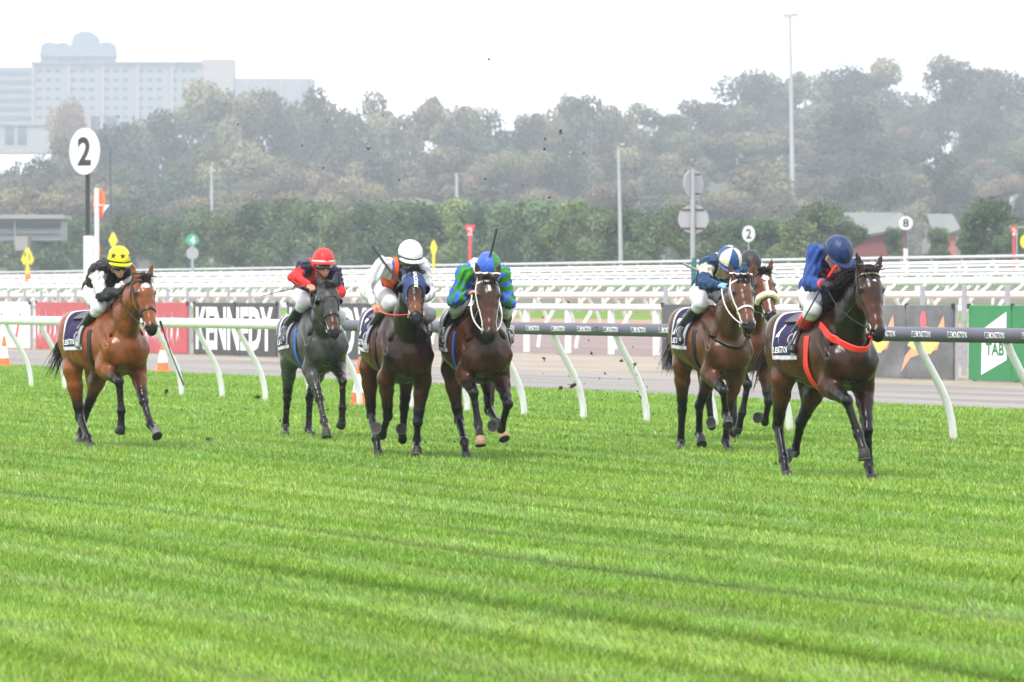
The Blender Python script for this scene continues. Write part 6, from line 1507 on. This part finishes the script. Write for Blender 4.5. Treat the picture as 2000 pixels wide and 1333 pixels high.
# ------------------------------------------------------------------ clods of turf thrown up by the hooves
M_SOIL = mat('wet_soil', (.035, .024, .016), .9, bump=.6, bscale=80); M_STRAW = mat('torn_grass', (.16, .15, .04), .8)
rng = np.random.default_rng(12)
clods = [(325, 765, 48, 9), (283, 740, 48, 7), (410, 866, 50, 16), (498, 864, 50, 8), (587, 872, 50, 8), (503, 776, 52, 10), (480, 800, 52, 4), (547, 822, 52, 5), (640, 800, 50, 5), (1107, 890, 47, 9), (1106, 852, 50, 5), (1095, 758, 48, 9), (1120, 753, 48, 12), (1155, 690, 50, 6), (1062, 700, 50, 6), (1214, 705, 50, 6), (1250, 775, 49, 5), (1182, 730, 50, 5), (1240, 712, 50, 7), (1150, 665, 50, 4), (1095, 258, 44, 8), (1065, 272, 44, 5), (1063, 292, 44, 5), (719, 291, 44, 6), (632, 328, 44, 4), (948, 350, 44, 4), (780, 352, 44, 4), (465, 243, 44, 4), (590, 285, 44, 4), (955, 116, 44, 5), (1140, 300, 44, 4), (1022, 362, 44, 3), (748, 226, 44, 3), (1075, 474, 44, 8), (1073, 386, 44, 5), (605, 478, 45, 4), (763, 466, 45, 4), (1005, 600, 44, 5), (1110, 590, 48, 5), (1060, 620, 48, 4), (890, 905, 46, 5), (30, 856, 52, 8), (1515, 905, 42, 5), (660, 868, 50, 5), (700, 850, 50, 4), (1180, 805, 48, 4), (1225, 850, 47, 4), (1010, 830, 48, 4), (430, 800, 50, 4), (355, 800, 49, 4), (1290, 640, 46, 4), (1165, 640, 48, 4)]
for i in range(46): clods.append((rng.uniform(440, 720), rng.normal(830, 45), rng.uniform(49, 52), rng.uniform(2.0, 3.6)))
for i in range(75): clods.append((rng.uniform(1020, 1330), rng.normal(790, 60), rng.uniform(46, 50), rng.uniform(2.0, 3.6)))
for i in range(26): clods.append((rng.choice([740, 810, 915, 1420, 1330, 1535, 1690]) + rng.normal(0, 26), rng.normal(868, 20), 46.5, rng.uniform(2.2, 5.0)))
for i in range(26): clods.append((rng.uniform(560, 1220), rng.uniform(230, 520), 44, rng.uniform(1.2, 2.4)))
for i, (u, v, y, s) in enumerate(clods):
    p = at(u, v, y); r = s * px(y) / 2 * .9
    if p[2] < r: p = np.array([p[0], p[1], max(p[2], r * .6 + .02)])
    big = s > 3.6
    mb = MB(); mb.ball((0, 0, 0), r, 7, 5)
    q = mb.v[0]; q *= (1 + rng.normal(0, .28, (len(q), 1))); q *= np.array([1.25, .9, .7]); a = rng.uniform(0, 6.28); R = np.array([[math.cos(a), 0, -math.sin(a)], [0, 1, 0], [math.sin(a), 0, math.cos(a)]]); mb.v[0] = q @ R.T
    t = mb.build('turf_clod', M_SOIL if (big or i % 3) else M_STRAW, None, True, 30); t.location = tuple(p)
    tag(t, 'dark clod of soil flung into the air by the hooves' if big else 'tiny crumb of flying soil or grass', 'turf clod', 'flying clods of turf' if big else 'flying crumbs of turf')
    if big and s > 5:
        mb = MB()
        for k in range(5):
            d = nrm(rng.normal(0, 1, 3)); mb.tube([(0, 0, 0), d * r * 1.6, d * r * 2.4 + np.array([0, 0, -r * .6])], [.006, .004, .001], 4)
        mb.build('grass_tuft', M_STRAW, t, False)

# ------------------------------------------------------------------ the hazy air
hb = MB().box((0, 1450, 84), (3200, 3100, 174)).build('haze', None or bpy.data.materials.new('haze_air'), None, False); hb['kind'] = 'stuff'; hb['label'] = 'pale bluish haze over the whole course'
m = hb.data.materials[0]; m.use_nodes = True; N, L = m.node_tree.nodes, m.node_tree.links; N.clear()
out = N.new('ShaderNodeOutputMaterial'); pv = N.new('ShaderNodeVolumePrincipled'); pv.inputs['Density'].default_value = .00033; pv.inputs['Color'].default_value = (.82, .91, 1.0, 1); pv.inputs['Anisotropy'].default_value = 0.0
L.new(pv.outputs[0], out.inputs['Volume'])
hb.display_type = 'WIRE'
